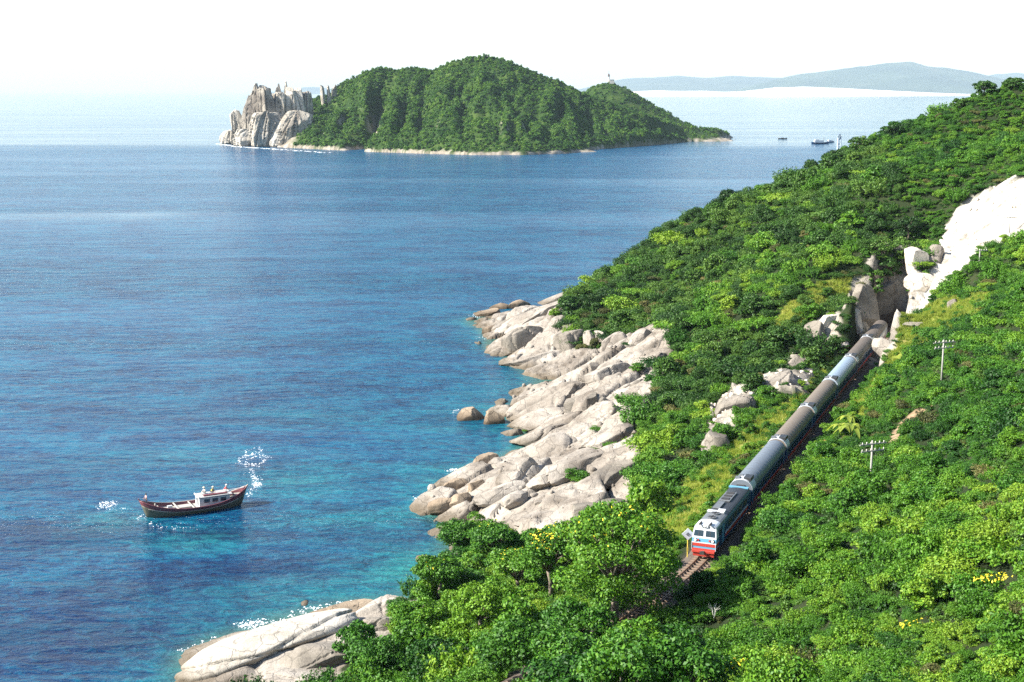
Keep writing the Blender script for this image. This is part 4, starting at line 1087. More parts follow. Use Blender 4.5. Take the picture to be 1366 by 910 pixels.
# shrubs creeping over the bare slabs
SPOT = [(768, 638, 22), (840, 553, 22), (796, 607, 12), (740, 428, 10), (885, 490, 26), (870, 512, 18), (815, 600, 12), (795, 576, 8), (850, 500, 12), (775, 640, 12), (530, 815, 22), (700, 576, 4), (752, 660, 8), (870, 690, 16), (838, 470, 8), (748, 440, 8)]
for k, (a_, b_, w_) in enumerate(SPOT):
    g = ground(a_, b_); s = w_ / F * proj(g)[2]
    o = link("shrub", PROTO['m' if k % 3 else 'y'][k % 5], None, (g[0], g[1], hz(g[0], g[1]) + .3 - s * .1), (0, 0, k)); o.scale = (s, s, s * .7)
    tag(o, ['low shrub in a joint of the largest rough white slab', 'dense shrub lying on the slab above the wrinkled one', 'thin shrub in the middle of the wrinkled slab', 'small shrub above the huge smooth boulder', 'wide shrub where the narrow bright slab ends',
            'shrub beside the box shaped block', 'tuft of green at the near edge of the wrinkled slab', 'little green tuft on the broad flat slab', 'round shrub above the box shaped block', 'low shrub spreading from the joint of the largest slab',
            'light green cushion of leaves on the near point', 'tiny green tuft above the narrow inlet', 'small shrub over the hollowed boulder', 'shrub at the hillside end of the long grey streaked slab', 'small shrub under the large tilted block', 'small shrub behind the square grey block'][k], 'shrub', 'shrubs growing on the shore slabs')

# ---- trees with trunks
def tree(px, py, R, hgt, seed, mat, label, flowers=0, n=5200, base=None, leafsz=.17, lobes=22, flat=.75):
    g = ground(px, py) if base is None else np.array([base[0], base[1], hz(*base)])
    gz = hz(g[0], g[1])
    root = empty("tree", (g[0], g[1], gz)); tag(root, label, 'tree', 'trees at the foot of the slope')
    rr = np.random.default_rng(seed)
    t = MB(); c = []; q = []
    fork = Vector((rr.normal() * .3, rr.normal() * .3, hgt * .38))
    t.tube([(0, 0, -.5), (rr.normal() * .1, rr.normal() * .1, hgt * .2), fork], [R * .085, R * .065, R * .055], 8)
    for k in range(lobes):
        a = 2 * pi * (k * .382) + rr.normal() * .15; d = R * (.12 + .72 * math.sqrt((k + .5) / lobes))
        p = Vector((d * cos(a), d * sin(a), hgt - R * .35 - R * flat * .8 * (d / R) ** 1.7 + rr.normal() * .08 * R))
        c.append(tuple(p)); q.append(R * rr.uniform(.14, .36))
        mid = fork.lerp(p, .5) + Vector((rr.normal(), rr.normal(), -.3 + rr.normal() * .4)) * R * .07
        t.tube([fork * .96, mid, p], [R * .036, R * .022, R * .008], 5)
    for k in range(int(lobes * .9)):
        a = 2 * pi * (k * .618) + rr.normal() * .2; d = R * rr.uniform(.45, .95); zz = hgt * rr.uniform(.12, .62)
        c.append((d * cos(a), d * sin(a), zz)); q.append(R * rr.uniform(.2, .34))
    t.build("trunk", m_bark, root, True)
    V, Fc, va = leaves(c, q, n, leafsz, rr)
    link("crown", mesh_np("crown", V, Fc, [mat], False, dict(var=va)), root)
    if flowers:
        V, Fc, va = leaves(np.array(c)[:8] + (0, 0, .12), np.array(q)[:8] * 1.06, flowers, .13, rr, up=.8)
        link("blossom", mesh_np("blossom", V, Fc, [m_flower], False, dict(var=va)), root)
    return root
TREES = [  # px, py of the foot, crown radius, height, material, label, flowers
    (820, 846, 5.4, 12.4, 'y', 'biggest tree, sunlit yellow green crown with a dark shaded side over the track bend', 70),
    (735, 800, 3.6, 9.0, 'y', 'tree with yellow blossoms along its top, in front of the streaked slab', 260),
    (660, 752, 3.0, 5.8, 'm', 'tree in front of the smooth white slab', 30),
    (612, 748, 2.7, 6.0, 'm', 'outermost tree beside the low wet rock', 0),
    (690, 800, 3.0, 6.2, 'm', 'tree below the blossoming crown', 60),
    (585, 800, 2.8, 5.8, 'y', 'olive green tree leaning out over the water edge', 25),
    (640, 850, 3.2, 6.0, 'm', 'round tree in the middle of the lower thicket', 0),
    (560, 855, 2.8, 5.0, 'm', 'tree beside the grey block of the near point', 0),
    (505, 905, 2.5, 4.6, 'm', 'low tree at the landward end of the stained cliff', 0),
    (590, 920, 2.9, 5.4, 'm', 'tree at the bottom edge below the round one', 0),
    (700, 915, 3.1, 6.0, 'y', 'tree at the bottom edge under the biggest tree', 0),
    (770, 880, 2.8, 5.4, 'm', 'dark tree with bare limbs below the biggest tree', 0),
    (850, 905, 2.4, 5.0, 'm', 'tree beside the shaded track bend', 0),
    (846, 800, 2.7, 6.2, 'm', 'tree in deep shade just seaward of the rails', 0),
    (862, 775, 2.0, 4.4, 'm', 'small tree leaning towards the rails before the engine', 0),
    (870, 740, 2.0, 3.4, 'm', 'small tree between streaked slab and engine', 0),
    (905, 985, 3.0, 6.8, 'm', 'tree at the bottom edge on the uphill side of the rails', 0),
    (840, 1000, 3.2, 7.6, 'm', 'tall tree at the bottom edge hiding the track', 0),
    (770, 990, 3.2, 6.6, 'm', 'tree at the bottom edge beneath the dark limbed tree', 0),
    (760, 930, 3.0, 5.6, 'm', 'shaded tree between two bottom edge trees', 0),
    (900, 900, 2.2, 4.2, 'm', 'tree on the bank below the dead twigs', 0),
]
for k, (a_, b_, R_, h_, mt, lb, fl) in enumerate(TREES):
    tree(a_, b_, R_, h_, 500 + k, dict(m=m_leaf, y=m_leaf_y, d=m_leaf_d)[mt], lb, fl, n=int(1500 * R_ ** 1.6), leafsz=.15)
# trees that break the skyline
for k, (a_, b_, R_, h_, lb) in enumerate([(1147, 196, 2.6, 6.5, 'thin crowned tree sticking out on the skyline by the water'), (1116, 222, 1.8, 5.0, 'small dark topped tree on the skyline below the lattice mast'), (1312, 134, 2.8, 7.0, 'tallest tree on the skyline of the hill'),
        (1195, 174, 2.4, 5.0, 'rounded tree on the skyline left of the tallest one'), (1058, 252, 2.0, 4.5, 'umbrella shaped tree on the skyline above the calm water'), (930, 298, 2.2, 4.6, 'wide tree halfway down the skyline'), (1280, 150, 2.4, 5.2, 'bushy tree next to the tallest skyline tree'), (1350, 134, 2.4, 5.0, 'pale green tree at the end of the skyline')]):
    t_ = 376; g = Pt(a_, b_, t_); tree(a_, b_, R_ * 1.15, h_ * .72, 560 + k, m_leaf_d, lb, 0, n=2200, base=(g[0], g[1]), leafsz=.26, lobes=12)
for k, (a_, b_, R_, h_, lb) in enumerate([(1186, 372, 2.6, 5.0, 'spreading tree shading the head of the cutting'), (1206, 352, 2.8, 5.5, 'dark tree just left of the big white angular boulder'), (1176, 350, 2.6, 5.0, 'tree above the shaded rock wall'), (1212, 318, 2.6, 5.0, 'bushy tree at the top corner of the quarry slope')]):
    tree(a_, b_, R_, h_, 600 + k, m_leaf_d, lb, 0, n=3600, leafsz=.17, lobes=16)
tree(1166, 398, 1.8, 6.0, 590, m_leaf_d, 'slender tree with a pale bare stem above the cutting wall', 0, n=1500, leafsz=.22)

# island wood
ri = np.random.default_rng(77)
wx = ri.uniform(-400, 380, 60000); wy = ri.uniform(1380, 2060, 60000); wz = HI(wx, wy)
bi = np.clip(smooth(4.5, 2.0, wz) , 0, 1)
gsl = np.hypot((HI(wx + 2, wy) - wz) / 2, (HI(wx, wy + 2) - wz) / 2)
bare_w = (smooth(1.25, 1.7, gsl) * smooth(45, 20, wz) * smooth(30, 0, wx) * smooth(-.1, .2, fbm(wx / 25, wy / 25, 3, 88)) + smooth(-232, -250, wx + 12 * fbm(wx / 20, wy / 20, 3, 89)) * smooth(1700, 1640, wy)) > .4
kk = (wz > 3.0) & ~bare_w & ((wy < 1720) | (ri.random(len(wx)) < .3)) & (ri.random(len(wx)) < .95)
wx, wy, wz = wx[kk], wy[kk], wz[kk]
instancer("island_forest", [low_proto(k, m_leaf_isl) for k in range(4)], wx, wy, wz - .6, ri.uniform(1.1, 2.9, len(wx)), ri.integers(0, 4, len(wx)), ri, zs=(.8, 1.4))
print("ISLAND", len(wx), "GRASS", len(tx))
# ------------------------------------------------------------------ railway
m_steel = paint("rusty_rail", (.30, .19, .12), .5, .5, dirt=.6, dirt_col=(.14, .06, .03), scale=1.5)
m_sleeper = paint("weathered_sleeper", (.24, .17, .12), .9, dirt=.6, dirt_col=(.08, .05, .03), scale=3, bump=.4)
m_ballast = paint("dusty_ballast", (.11, .085, .065), .95, dirt=.6, dirt_col=(.09, .06, .04), scale=2.5, bump=.8)
def along(s):
    """position and heading at distance s along the line, counted from the engine's front towards the cutting (negative: ahead of it)"""
    seg = np.diff(TRACK, axis=0); L = np.hypot(seg[:, 0], seg[:, 1]); cum = np.concatenate([[0], np.cumsum(L)])
    s0 = cum[7] + s; i = int(np.clip(np.searchsorted(cum, s0) - 1, 0, len(L) - 1)); f_ = (s0 - cum[i]) / L[i]
    p = TRACK[i] + seg[i] * f_; return p, math.atan2(seg[i][1], seg[i][0])
def smooth_line(off, z, s0, s1, step=1.0):
    out = []
    for s in np.arange(s0, s1, step):
        ps = [along(s + d)[0] for d in (-3, -1.5, 0, 1.5, 3)]; p = np.mean(ps, 0)
        t = along(s + 1.5)[0] - along(s - 1.5)[0]; t /= np.hypot(*t)
        out.append((p[0] + t[1] * off, p[1] - t[0] * off, z))
    return out
trk = empty("railway_track", (19.05, 132.5, RAIL_Z - .3)); tag(trk, 'single railway track of rusty rails on dark sleepers curving out of the shade', 'railway track')
base = Vector(trk.location)
for off in (-.5, .5):
    mb = MB(); line = smooth_line(off, RAIL_Z - .09, -60, 152, 1.0)
    V = []; Fs = []
    for i, p in enumerate(line):
        a = Vector(line[min(i + 1, len(line) - 1)]) - Vector(line[max(i - 1, 0)]); a.normalize(); n = Vector((a.y, -a.x, 0))
        for o_, z_ in ((-.065, -.08), (.065, -.08), (.02, -.05), (.035, .09), (-.035, .09), (-.02, -.05)):
            q = Vector(p) - base + n * o_; V.append((q.x, q.y, q.z + z_))
    for i in range(len(line) - 1):
        for k in range(6): Fs.append((i * 6 + k, i * 6 + (k + 1) % 6, i * 6 + 6 + (k + 1) % 6, i * 6 + 6 + k))
    mb.add(V, Fs); mb.build("rail", m_steel, trk)
slp = MB().box((0, 0, 0), (2.1, .24, .16)); s_me = None
for k, s in enumerate(np.arange(-58, 150, .72)):
    p, h = along(s); q = smooth_line(0, 0, s, s + .1, 1)[0]
    t = along(s + 1.5)[0] - along(s - 1.5)[0]; h = math.atan2(t[1], t[0])
    if s_me is None: o = slp.build("sleeper", m_sleeper, trk, bevel=.02); s_me = o.data
    else: o = link("sleeper", s_me, trk)
    o.location = Vector((q[0], q[1], RAIL_Z - .25)) - base; o.rotation_euler = (0, 0, h + pi / 2)
# ballast bed
V = []; Fs = []; L1 = smooth_line(0, 0, -62, 152, 1.0)
for i, p in enumerate(L1):
    a = np.array(L1[min(i + 1, len(L1) - 1)]) - np.array(L1[max(i - 1, 0)]); a /= np.linalg.norm(a); n = np.array([a[1], -a[0]])
    for o_, z_ in ((-2.6, -.95), (-1.5, -.33), (-.5, -.30), (.5, -.30), (1.5, -.33), (2.6, -.95)):
        q = np.array(p[:2]) + n * o_; V.append((q[0], q[1], RAIL_Z + z_ + .05 * (fbm(np.array([q[0] * 2]), np.array([q[1] * 2]), 2, 5)[0])))
n = len(L1)
for i in range(n - 1):
    for k in range(5): Fs.append((i * 6 + k, i * 6 + 6 + k, i * 6 + 7 + k, i * 6 + 1 + k))
tag(MB().add(V, Fs).build("railway_bed", m_ballast, None, True), 'dusty brown ballast bed of the railway', None, None, 'structure')

# ------------------------------------------------------------------ train
m_tblue = paint("train_blue", (.02, .07, .16), .35, dirt=.2)
m_tlight = paint("train_light_blue", (.12, .33, .48), .35, dirt=.12)
m_twhite = paint("train_white", (.60, .62, .65), .4, dirt=.15)
m_tred = paint("train_red", (.45, .05, .035), .4, dirt=.25)
m_dark = paint("sooty_underframe", (.035, .033, .032), .7, dirt=.4)
m_engroof = paint("engine_roof", (.16, .17, .18), .5, .2, dirt=.5, dirt_col=(.05, .045, .04))
m_engdark = paint("engine_dark_roof", (.035, .037, .04), .5, .1, dirt=.4, dirt_col=(.02, .02, .02))
m_glass = paint("dark_glass", (.03, .05, .07), .08, dirt=.0, spec=.8)
m_lamp = paint("lamp_glass", (.9, .9, .85), .1, dirt=0)
m_door = paint("shade_dark_blue", (.05, .13, .22), .4, dirt=.3)  # blue of doors and upper stripe, darkened to pass for shade
ROOF = dict(slate=paint("slate_blue_roof", (.18, .205, .235), .45, .25, dirt=.3, dirt_col=(.12, .12, .13), scale=.8), tan=paint("brown_dust_roof", (.19, .155, .12), .6, .1, dirt=.5, dirt_col=(.17, .13, .10), scale=.8),
            pale=paint("pale_blue_roof", (.34, .42, .50), .4, .3, dirt=.3, dirt_col=(.25, .25, .25), scale=.8), brown=paint("dark_brown_roof", (.14, .115, .095), .6, .1, dirt=.5, dirt_col=(.1, .08, .06), scale=.8))
def roof_profile(hw, ze, zt, n=10):
    return [(hw * cos(pi * k / n), ze + (zt - ze) * sin(pi * k / n) ** .95) for k in range(n + 1)]
def wheels(parent, x, name="bogie"):
    bg = MB().box((x, 0, .62), (3.0, 1.9, .35)).box((x, .85, .5), (2.6, .15, .45)).box((x, -.85, .5), (2.6, .15, .45)).build(name, m_dark, parent)
    for dx in (-1.0, 1.0):
        for sy_ in (-.55, .55):
            MB().tube([(x + dx, sy_ - .07, .43), (x + dx, sy_ + .07, .43)], .43, 16).build("wheel", m_steel, bg)
def coach(s0, length, roof, label):
    """s0: distance of its leading end behind the engine's front"""
    c = s0 + length / 2; p, h = along(c)
    root = empty("passenger_coach", (p[0], p[1], RAIL_Z), (0, 0, h)); tag(root, label, 'train coach', 'coaches behind the engine')
    root.scale = (1, .9, .94)
    L = length - .7; hw = 1.33
    MB().prism([(hw, 1.0), (hw, 2.88), (-hw, 2.88), (-hw, 1.0)], -L / 2, L / 2).build("body", m_tblue, root)
    for sy_ in (-1, 1):
        MB().box((0, sy_ * (hw + .006), 1.22), (L, .02, .42)).build("red_stripe", m_tred, root)
        MB().box((0, sy_ * (hw + .006), 2.72), (L, .02, .2)).build("upper_stripe", m_door, root)
        for k in range(9):
            w = MB().box(((k - 4) * 1.85, sy_ * (hw + .012), 2.08), (1.15, .03, .75)).build("window", m_glass, root)
        for e in (-1, 1): MB().box((e * (L / 2 - .75), sy_ * (hw + .014), 1.9), (.75, .03, 1.7)).build("door", m_door, root)
    rf_ = MB().prism(roof_profile(hw + .05, 2.86, 4.0, 18), -L / 2 - .05, L / 2 + .05).build("roof", ROOF[roof], root, True); rf_.data.set_sharp_from_angle(angle=radians(40))
    o = MB()
    for k in range(14): # roof ribs
        x_ = -L / 2 + 1.2 + k * (L - 2.4) / 13
        pr = roof_profile(hw + .07, 2.87, 4.025, 18); o.prism(pr, x_ - .03, x_ + .03)
    o.build("roof_rib", ROOF[roof], root)
    # whitewashed roof end with water filler and air unit facing the engine
    pr = roof_profile(hw + .09, 2.85, 4.04, 18)
    MB().prism(pr, -L / 2 - .04, -L / 2 + 1.9).build("white_roof_end", m_twhite, root)
    au = MB().box((-L / 2 + 1.1, -.65, 4.0), (1.5, .95, .42)).build("vent_unit", m_engdark, root, bevel=.04)
    MB().box((-L / 2 + .55, .55, 4.05), (.7, .6, .2)).box((-L / 2 + 1.7, .4, 4.06), (.5, .5, .16)).build("roof_hatch", m_engroof, root)
    MB().box((-L / 2 - .25, 0, 2.3), (.6, 1.0, 2.2)).box((L / 2 + .2, 0, 2.3), (.45, 1.0, 2.2)).build("gangway", m_dark, root)
    MB().box((0, 0, .92), (L * .96, 2.3, .2)).box((0, 0, .6), (4.5, 2.0, .5)).box((-2.8, .5, .55), (1.2, .8, .45)).build("underframe", m_dark, root)
    wheels(root, -L / 2 + 3); wheels(root, L / 2 - 3)
    return root
# engine: local -x points along the direction of travel (towards the bend)
p, h = along(8.2); eng = empty("locomotive", (p[0], p[1], RAIL_Z), (0, 0, h)); eng.scale = (1, .93, .86)
tag(eng, 'blue, white and red diesel engine with two windscreens leading the train', 'locomotive')
LE = 15.8; x0 = -LE / 2; hw = 1.33
MB().prism([(hw, .95), (hw, 3.2), (hw - .12, 3.4), (-hw + .12, 3.4), (-hw, 3.2), (-hw, .95)], x0 + 1.2, LE / 2).build("body", m_tblue, eng)
# cab nose: lower part upright, screen part leaning back
def wedge(name, z0, z1, xa, xb, hwid, mat, parent=eng, xback=None, hw1=None):
    hw1 = hwid if hw1 is None else hw1; xk = x0 + 1.25 if xback is None else xback
    V = [(xa, -hwid, z0), (xa, hwid, z0), (xk, hwid, z0), (xk, -hwid, z0), (xb, -hw1, z1), (xb, hw1, z1), (xk, hw1, z1), (xk, -hw1, z1)]
    return MB().add(V, [(0, 3, 2, 1), (4, 5, 6, 7), (0, 1, 5, 4), (1, 2, 6, 5), (2, 3, 7, 6), (3, 0, 4, 7)]).build(name, mat, parent)
wedge("nose_red_sill", .95, 1.12, x0 - .02, x0 - .02, hw, m_tred)
wedge("nose_red_band", 1.38, 1.74, x0 + .0, x0, hw + .01, m_tred)
wedge("nose_lower_panel", 1.12, 1.38, x0 + .03, x0 + .03, hw - .01, m_tlight)
wedge("nose_white_stripe", 1.74, 1.86, x0 + .01, x0 + .01, hw + .015, m_twhite)
wedge("nose_blue_panel", 1.86, 2.32, x0 + .04, x0 + .08, hw, m_tlight)
wedge("cab_front", 2.32, 3.45, x0 + .07, x0 + .42, hw + .008, m_twhite, hw1=hw - .12)
pr = [(y_, z_) for y_, z_ in roof_profile(hw - .1, 3.44, 3.9)]
MB().prism(pr, x0 + .42, x0 + 2.3).build("cab_roof", m_twhite, eng)
for sy_ in (-1, 1):
    # windscreen plate lies on the leaning face
    a0, a1 = x0 + .07, x0 + .42
    f_ = lambda z: a0 + (a1 - a0) * (z - 2.32) / 1.13
    V = []
    for z_, yi, yo in ((2.55, .12, 1.18), (3.2, .14, 1.1)):
        for yy in (yi, yo): V += [(f_(z_) - .03, sy_ * yy, z_), (f_(z_) + .04, sy_ * yy, z_)]
    w = MB().add(V, [(0, 2, 6, 4), (1, 5, 7, 3), (0, 4, 5, 1), (2, 3, 7, 6), (0, 1, 3, 2), (4, 6, 7, 5)]).build("windscreen", m_glass, eng)
    MB().box((f_(2.95) - .06, sy_ * .62, 2.85), (.03, .05, .55), 0, .3).build("wiper", m_dark, w)
    hl = MB().tube([(x0 - .06, sy_ * .95, 2.12), (x0 + .1, sy_ * .95, 2.12)], .15, 14).build("headlight", m_lamp, eng)
    MB().tube([(x0 - .03, sy_ * .95, 2.12), (x0 + .1, sy_ * .95, 2.12)], .19, 14).build("rim", m_dark, hl)
    MB().tube([(x0 - .05, sy_ * .62, 2.12), (x0 + .1, sy_ * .62, 2.12)], .1, 12).build("marker_light", m_tred, eng)
    MB().box((x0 + 1.9, sy_ * (hw + .012), 2.75), (.8, .03, .6)).build("cab_side_window", m_glass, eng)
    MB().box((x0 + 3.0, sy_ * (hw + .012), 2.1), (.65, .03, 2.1)).build("cab_door", m_tlight, eng)
    MB().box((1.4, sy_ * (hw + .008), 1.5), (LE - 5.2, .02, .4)).build("red_stripe", m_tred, eng)
    MB().box((1.4, sy_ * (hw + .008), 1.85), (LE - 5.2, .02, .16)).build("white_stripe", m_twhite, eng)
    for k in range(4): MB().box((-1.8 + k * 2.3, sy_ * (hw + .015), 2.6), (1.5, .03, .7)).build("side_louvre", m_dark, eng)
    MB().tube([(x0 - .02, sy_ * 1.3, .95), (x0 - .02, sy_ * 1.3, 1.75)], .03, 6).build("handrail", m_twhite, eng)
    MB().box((x0 + .55, sy_ * .55, 3.98), (.9, .14, .14)).build("horn", m_dark, eng)
MB().box((x0 + .42, 0, 3.72), (.25, .75, .3)).build("top_light_box", m_twhite, eng, bevel=.03)
MB().tube([(x0 + .26, 0, 3.74), (x0 + .32, 0, 3.74)], .13, 14).build("top_headlight", m_lamp, eng)
MB().prism(roof_profile(hw - .1, 3.38, 3.82), x0 + 2.3, x0 + 5.4).build("front_roof", m_engroof, eng)
MB().prism(roof_profile(hw - .12, 3.36, 3.76), x0 + 5.4, LE / 2 - .1).build("rear_roof", m_engdark, eng)
for k in range(2):
    fh = MB().tube([(x0 + 3.2 + k * 1.4, 0, 3.7), (x0 + 3.2 + k * 1.4, 0, 3.92)], .52, 20).build("fan_housing", m_engroof, eng)
    for a in range(6): MB().box((x0 + 3.2 + k * 1.4 + .22 * cos(a * pi / 3), .22 * sin(a * pi / 3), 3.94), (.42, .12, .03), a * pi / 3).build("fan_blade", m_dark, fh)
MB().box((x0 + 5.3, .1, 3.86), (.5, 1.9, .14)).box((x0 + 6.0, -.4, 3.88), (.35, .8, .12)).build("white_roof_pipe", m_twhite, eng)
MB().box((x0 + 7.6, .35, 3.86), (2.4, .8, .2)).build("exhaust_box", m_engroof, eng, bevel=.04)
MB().box((x0 + 11, .2, 3.84), (3.4, 1.3, .16)).build("radiator_cover", m_engroof, eng, bevel=.04)
for k in range(3): MB().box((x0 + 9.9 + k * 1.1, .2, 3.95), (.7, .9, .06)).build("radiator_grille", m_dark, eng)
MB().box((LE / 2 - .5, 0, 3.72), (.5, 2.3, .14)).build("blue_roof_end", m_tlight, eng)
MB().box((x0 - .12, 0, .82), (.3, 2.5, .3)).build("buffer_beam", m_tred, eng, bevel=.03)
MB().box((x0 - .02, 0, .42), (.18, 2.3, .42), 0, -.15).build("snow_plough", m_tred, eng)
MB().box((x0 - .42, 0, .82), (.5, .26, .26)).box((x0 - .66, 0, .82), (.12, .5, .36)).build("coupler", m_dark, eng)
MB().box((.2, 0, .9), (LE - 1.0, 2.4, .22)).box((0, 0, .55), (4.0, 2.2, .6)).build("underframe", m_dark, eng)
wheels(eng, x0 + 3.2); wheels(eng, LE / 2 - 3.0)
COACHES = [('slate', 'first coach, slate blue roof, coupled right behind the engine'), ('tan', 'second coach of the train, brown roof with a whitewashed end'), ('tan', 'third coach, brown roof between the second coach and the pale one'),
           ('pale', 'pale blue roofed coach standing out between brown ones'), ('brown', 'short looking dark brown coach beside the rock pillar'), ('brown', 'rearmost coach in sight, brown roof entering the rock cutting')]
s = 16.4
for rf, lb in COACHES:
    coach(s, 19.6, rf, lb); s += 19.6

# speed board by the engine
g = P(917, 742, RAIL_Z - .5); sg = empty("track_sign", (g[0], g[1], hz(g[0], g[1]))); tag(sg, 'white diamond track sign on a yellow post beside the engine', 'sign')
m_ypost = paint("yellow_post", (.62, .48, .08), .6)
MB().tube([(0, 0, -.3), (0, 0, 2.3)], .06, 8).box((0, 0, 1.0), (.14, .14, .4)).build("post", m_ypost, sg)
dd = MB().box((0, 0, 0), (.9, .05, .9)).build("board", m_twhite, sg); dd.location = (0, -.05, 2.6); dd.rotation_euler = (0, radians(45), 0)
MB().box((0, -.04, 0), (.3, .03, .3)).build("dark_mark", m_engroof, dd)

# utility poles
m_pole = paint("weathered_concrete", (.34, .33, .30), .9, dirt=.4)
m_ins = paint("porcelain", (.62, .60, .52), .3)
def pole(px, py, hgt, label, arms=2, hd=.4):
    g = ground(px, py); g[2] = hz(g[0], g[1])
    root = empty("utility_pole", g, (0, 0, hd)); tag(root, label, 'utility pole', 'telegraph poles on the slope')
    MB().tube([(0, 0, -1), (0, 0, hgt)], [.15, .09], 10).build("pole", m_pole, root, True)
    for k in range(arms):
        z_ = hgt - .35 - k * .75
        arm = MB().box((0, -.16, z_), (3.4 if k == 0 else 3.0, .1, .12)).build("crossarm", m_pole, root)
        for q in range(6):
            x_ = (q - 2.5) * .55
            MB().tube([(x_, -.16, z_ + .06), (x_, -.16, z_ + .2), (x_, -.16, z_ + .28)], [.05, .07, .03], 6).build("insulator", m_ins, arm)
    return root
pole(1161, 648, 4.9, 'lower telegraph pole with two crossarms above the bright thicket')
pole(1256, 508, 5.6, 'upper telegraph pole standing at the top of the dirt patch', hd=.35)
pole(1306, 356, 3.2, 'short thin pole at the lower edge of the white quarry slope', 1)
pole(1346, 312, 3.4, 'short thin pole on top of the white quarry slope', 1)

# lattice mast out on the far side of the hill
m_mast = paint("blue_grey_mast", (.34, .42, .50), .5, .3, dirt=.1)
g = Pt(1118, 224, 560); mr = empty("lattice_mast", (g[0], g[1], g[2] - 14)); tag(mr, 'slim lattice mast rising behind the wooded skyline over the water', 'mast')
hm = Pt(1118, 182, 560)[2] - mr.location.z
o = MB()
for cx, cy in ((-1, -1), (1, -1), (1, 1), (-1, 1)): o.tube([(cx * 1.3, cy * 1.3, 0), (cx * .45, cy * .45, hm)], .24, 5)
for k in range(14):
    z0_, z1_ = hm * k / 14, hm * (k + 1) / 14; w0, w1 = 1.3 - .85 * k / 14, 1.3 - .85 * (k + 1) / 14
    for a, b_ in (((-1, -1), (1, -1)), ((1, -1), (1, 1)), ((1, 1), (-1, 1)), ((-1, 1), (-1, -1))):
        o.tube([(a[0] * w0, a[1] * w0, z0_), (b_[0] * w1, b_[1] * w1, z1_)], .12, 4, False)
o.build("lattice", m_mast, mr)
MB().box((0, 0, hm), (2.0, 2.0, .2)).box((0, 0, hm + .6), (1.1, 1.1, .8)).build("platform", m_mast, mr)
tag(rock_mesh and link("mast_islet", rock_mesh("mast_islet", (34, 26, 2 * max(2.0, mr.location.z)), 881, m_rock_dark, 4, 5, .05, 2.4), None, (g[0], g[1], -.5)), 'low rock islet that carries the lattice mast', 'islet')

# banana plants
def banana(px, py, n, l, seed, label):
    g = ground(px, py); rr = np.random.default_rng(seed)
    root = empty("banana_plant", (g[0], g[1], hz(g[0], g[1]))); tag(root, label, 'banana plant', 'banana plants right of the train')
    MB().tube([(0, 0, -.2), (.05, 0, l * .75)], [.14, .08], 8).build("stem", m_pale_leaf, root, True)
    for k in range(n):
        a = k * 2.4 + rr.random() * .4; el = rr.uniform(.55, 1.15); V = []; va = []
        m_ = 9; pts = []
        for i in range(m_):
            t = i / (m_ - 1); d = l * t * cos(el) * 1.1; z_ = l * .7 + l * .9 * (sin(el) * t - .95 * t * t)
            w_ = .32 * math.sin(pi * min(1, t * .93 + .05)) ** .7
            V += [(cos(a) * d - sin(a) * w_, sin(a) * d + cos(a) * w_, z_ + .10), (cos(a) * d, sin(a) * d, z_), (cos(a) * d + sin(a) * w_, sin(a) * d - cos(a) * w_, z_ + .10)]
        Fc = []
        for i in range(m_ - 1): Fc += [(3 * i, 3 * i + 1, 3 * i + 4, 3 * i + 3), (3 * i + 1, 3 * i + 2, 3 * i + 5, 3 * i + 4)]
        link("leaf", mesh_np("leaf", np.array(V), np.array(Fc), [m_pale_leaf], True, dict(var=np.full(len(V), rr.random()))), root)
banana(1122, 585, 11, 2.2, 1, 'banana plant behind the orange clay block')
banana(1136, 590, 11, 2.6, 2, 'tallest yellow leaved banana plant by the dark gap')
banana(1131, 571, 9, 1.9, 3, 'smaller banana plant close to the brown coach shadow')
# dead pale twigs
g = ground(952, 832); rr = np.random.default_rng(4); o = MB(); gz = hz(g[0], g[1])
for k in range(16):
    a = rr.uniform(0, 6.28); o.tube([(0, 0, 0), (cos(a) * .3, sin(a) * .3, 1.1 + rr.random() * .4), (cos(a) * .9, sin(a) * .9, 1.5 + rr.random() * .6)], [.03, .018, .008], 5)
b_ = o.build("dead_bush", paint("bleached_twig", (.62, .60, .52), .9), None); b_.location = (g[0], g[1], gz + .5); b_.scale = (.6, .6, .6); tag(b_, 'bleached dead twigs sticking out of the green below the engine', 'dead bush')
# blossoms on the thicket
for px, py, n_, lb in ((1322, 790, 90, 'patch of yellow blossoms on the thicket at the edge of the slope'), (977, 904, 60, 'small patch of yellow blossoms at the bottom of the slope'), (1216, 854, 40, 'scattered yellow blossoms low on the bright slope')):
    g = ground(px, py + 8); V, Fc, va = leaves([(0, 0, 0), (1.0, .3, .1), (-.8, -.2, 0)], [.7, .5, .5], n_, .1, rr, up=.9, squash=.4)
    o = link("blossom_patch", mesh_np("blossom_patch", V, Fc, [m_flower], False, dict(var=va)), None, (g[0], g[1], hz(g[0], g[1]) + 1.45)); tag(o, lb, 'blossoms')

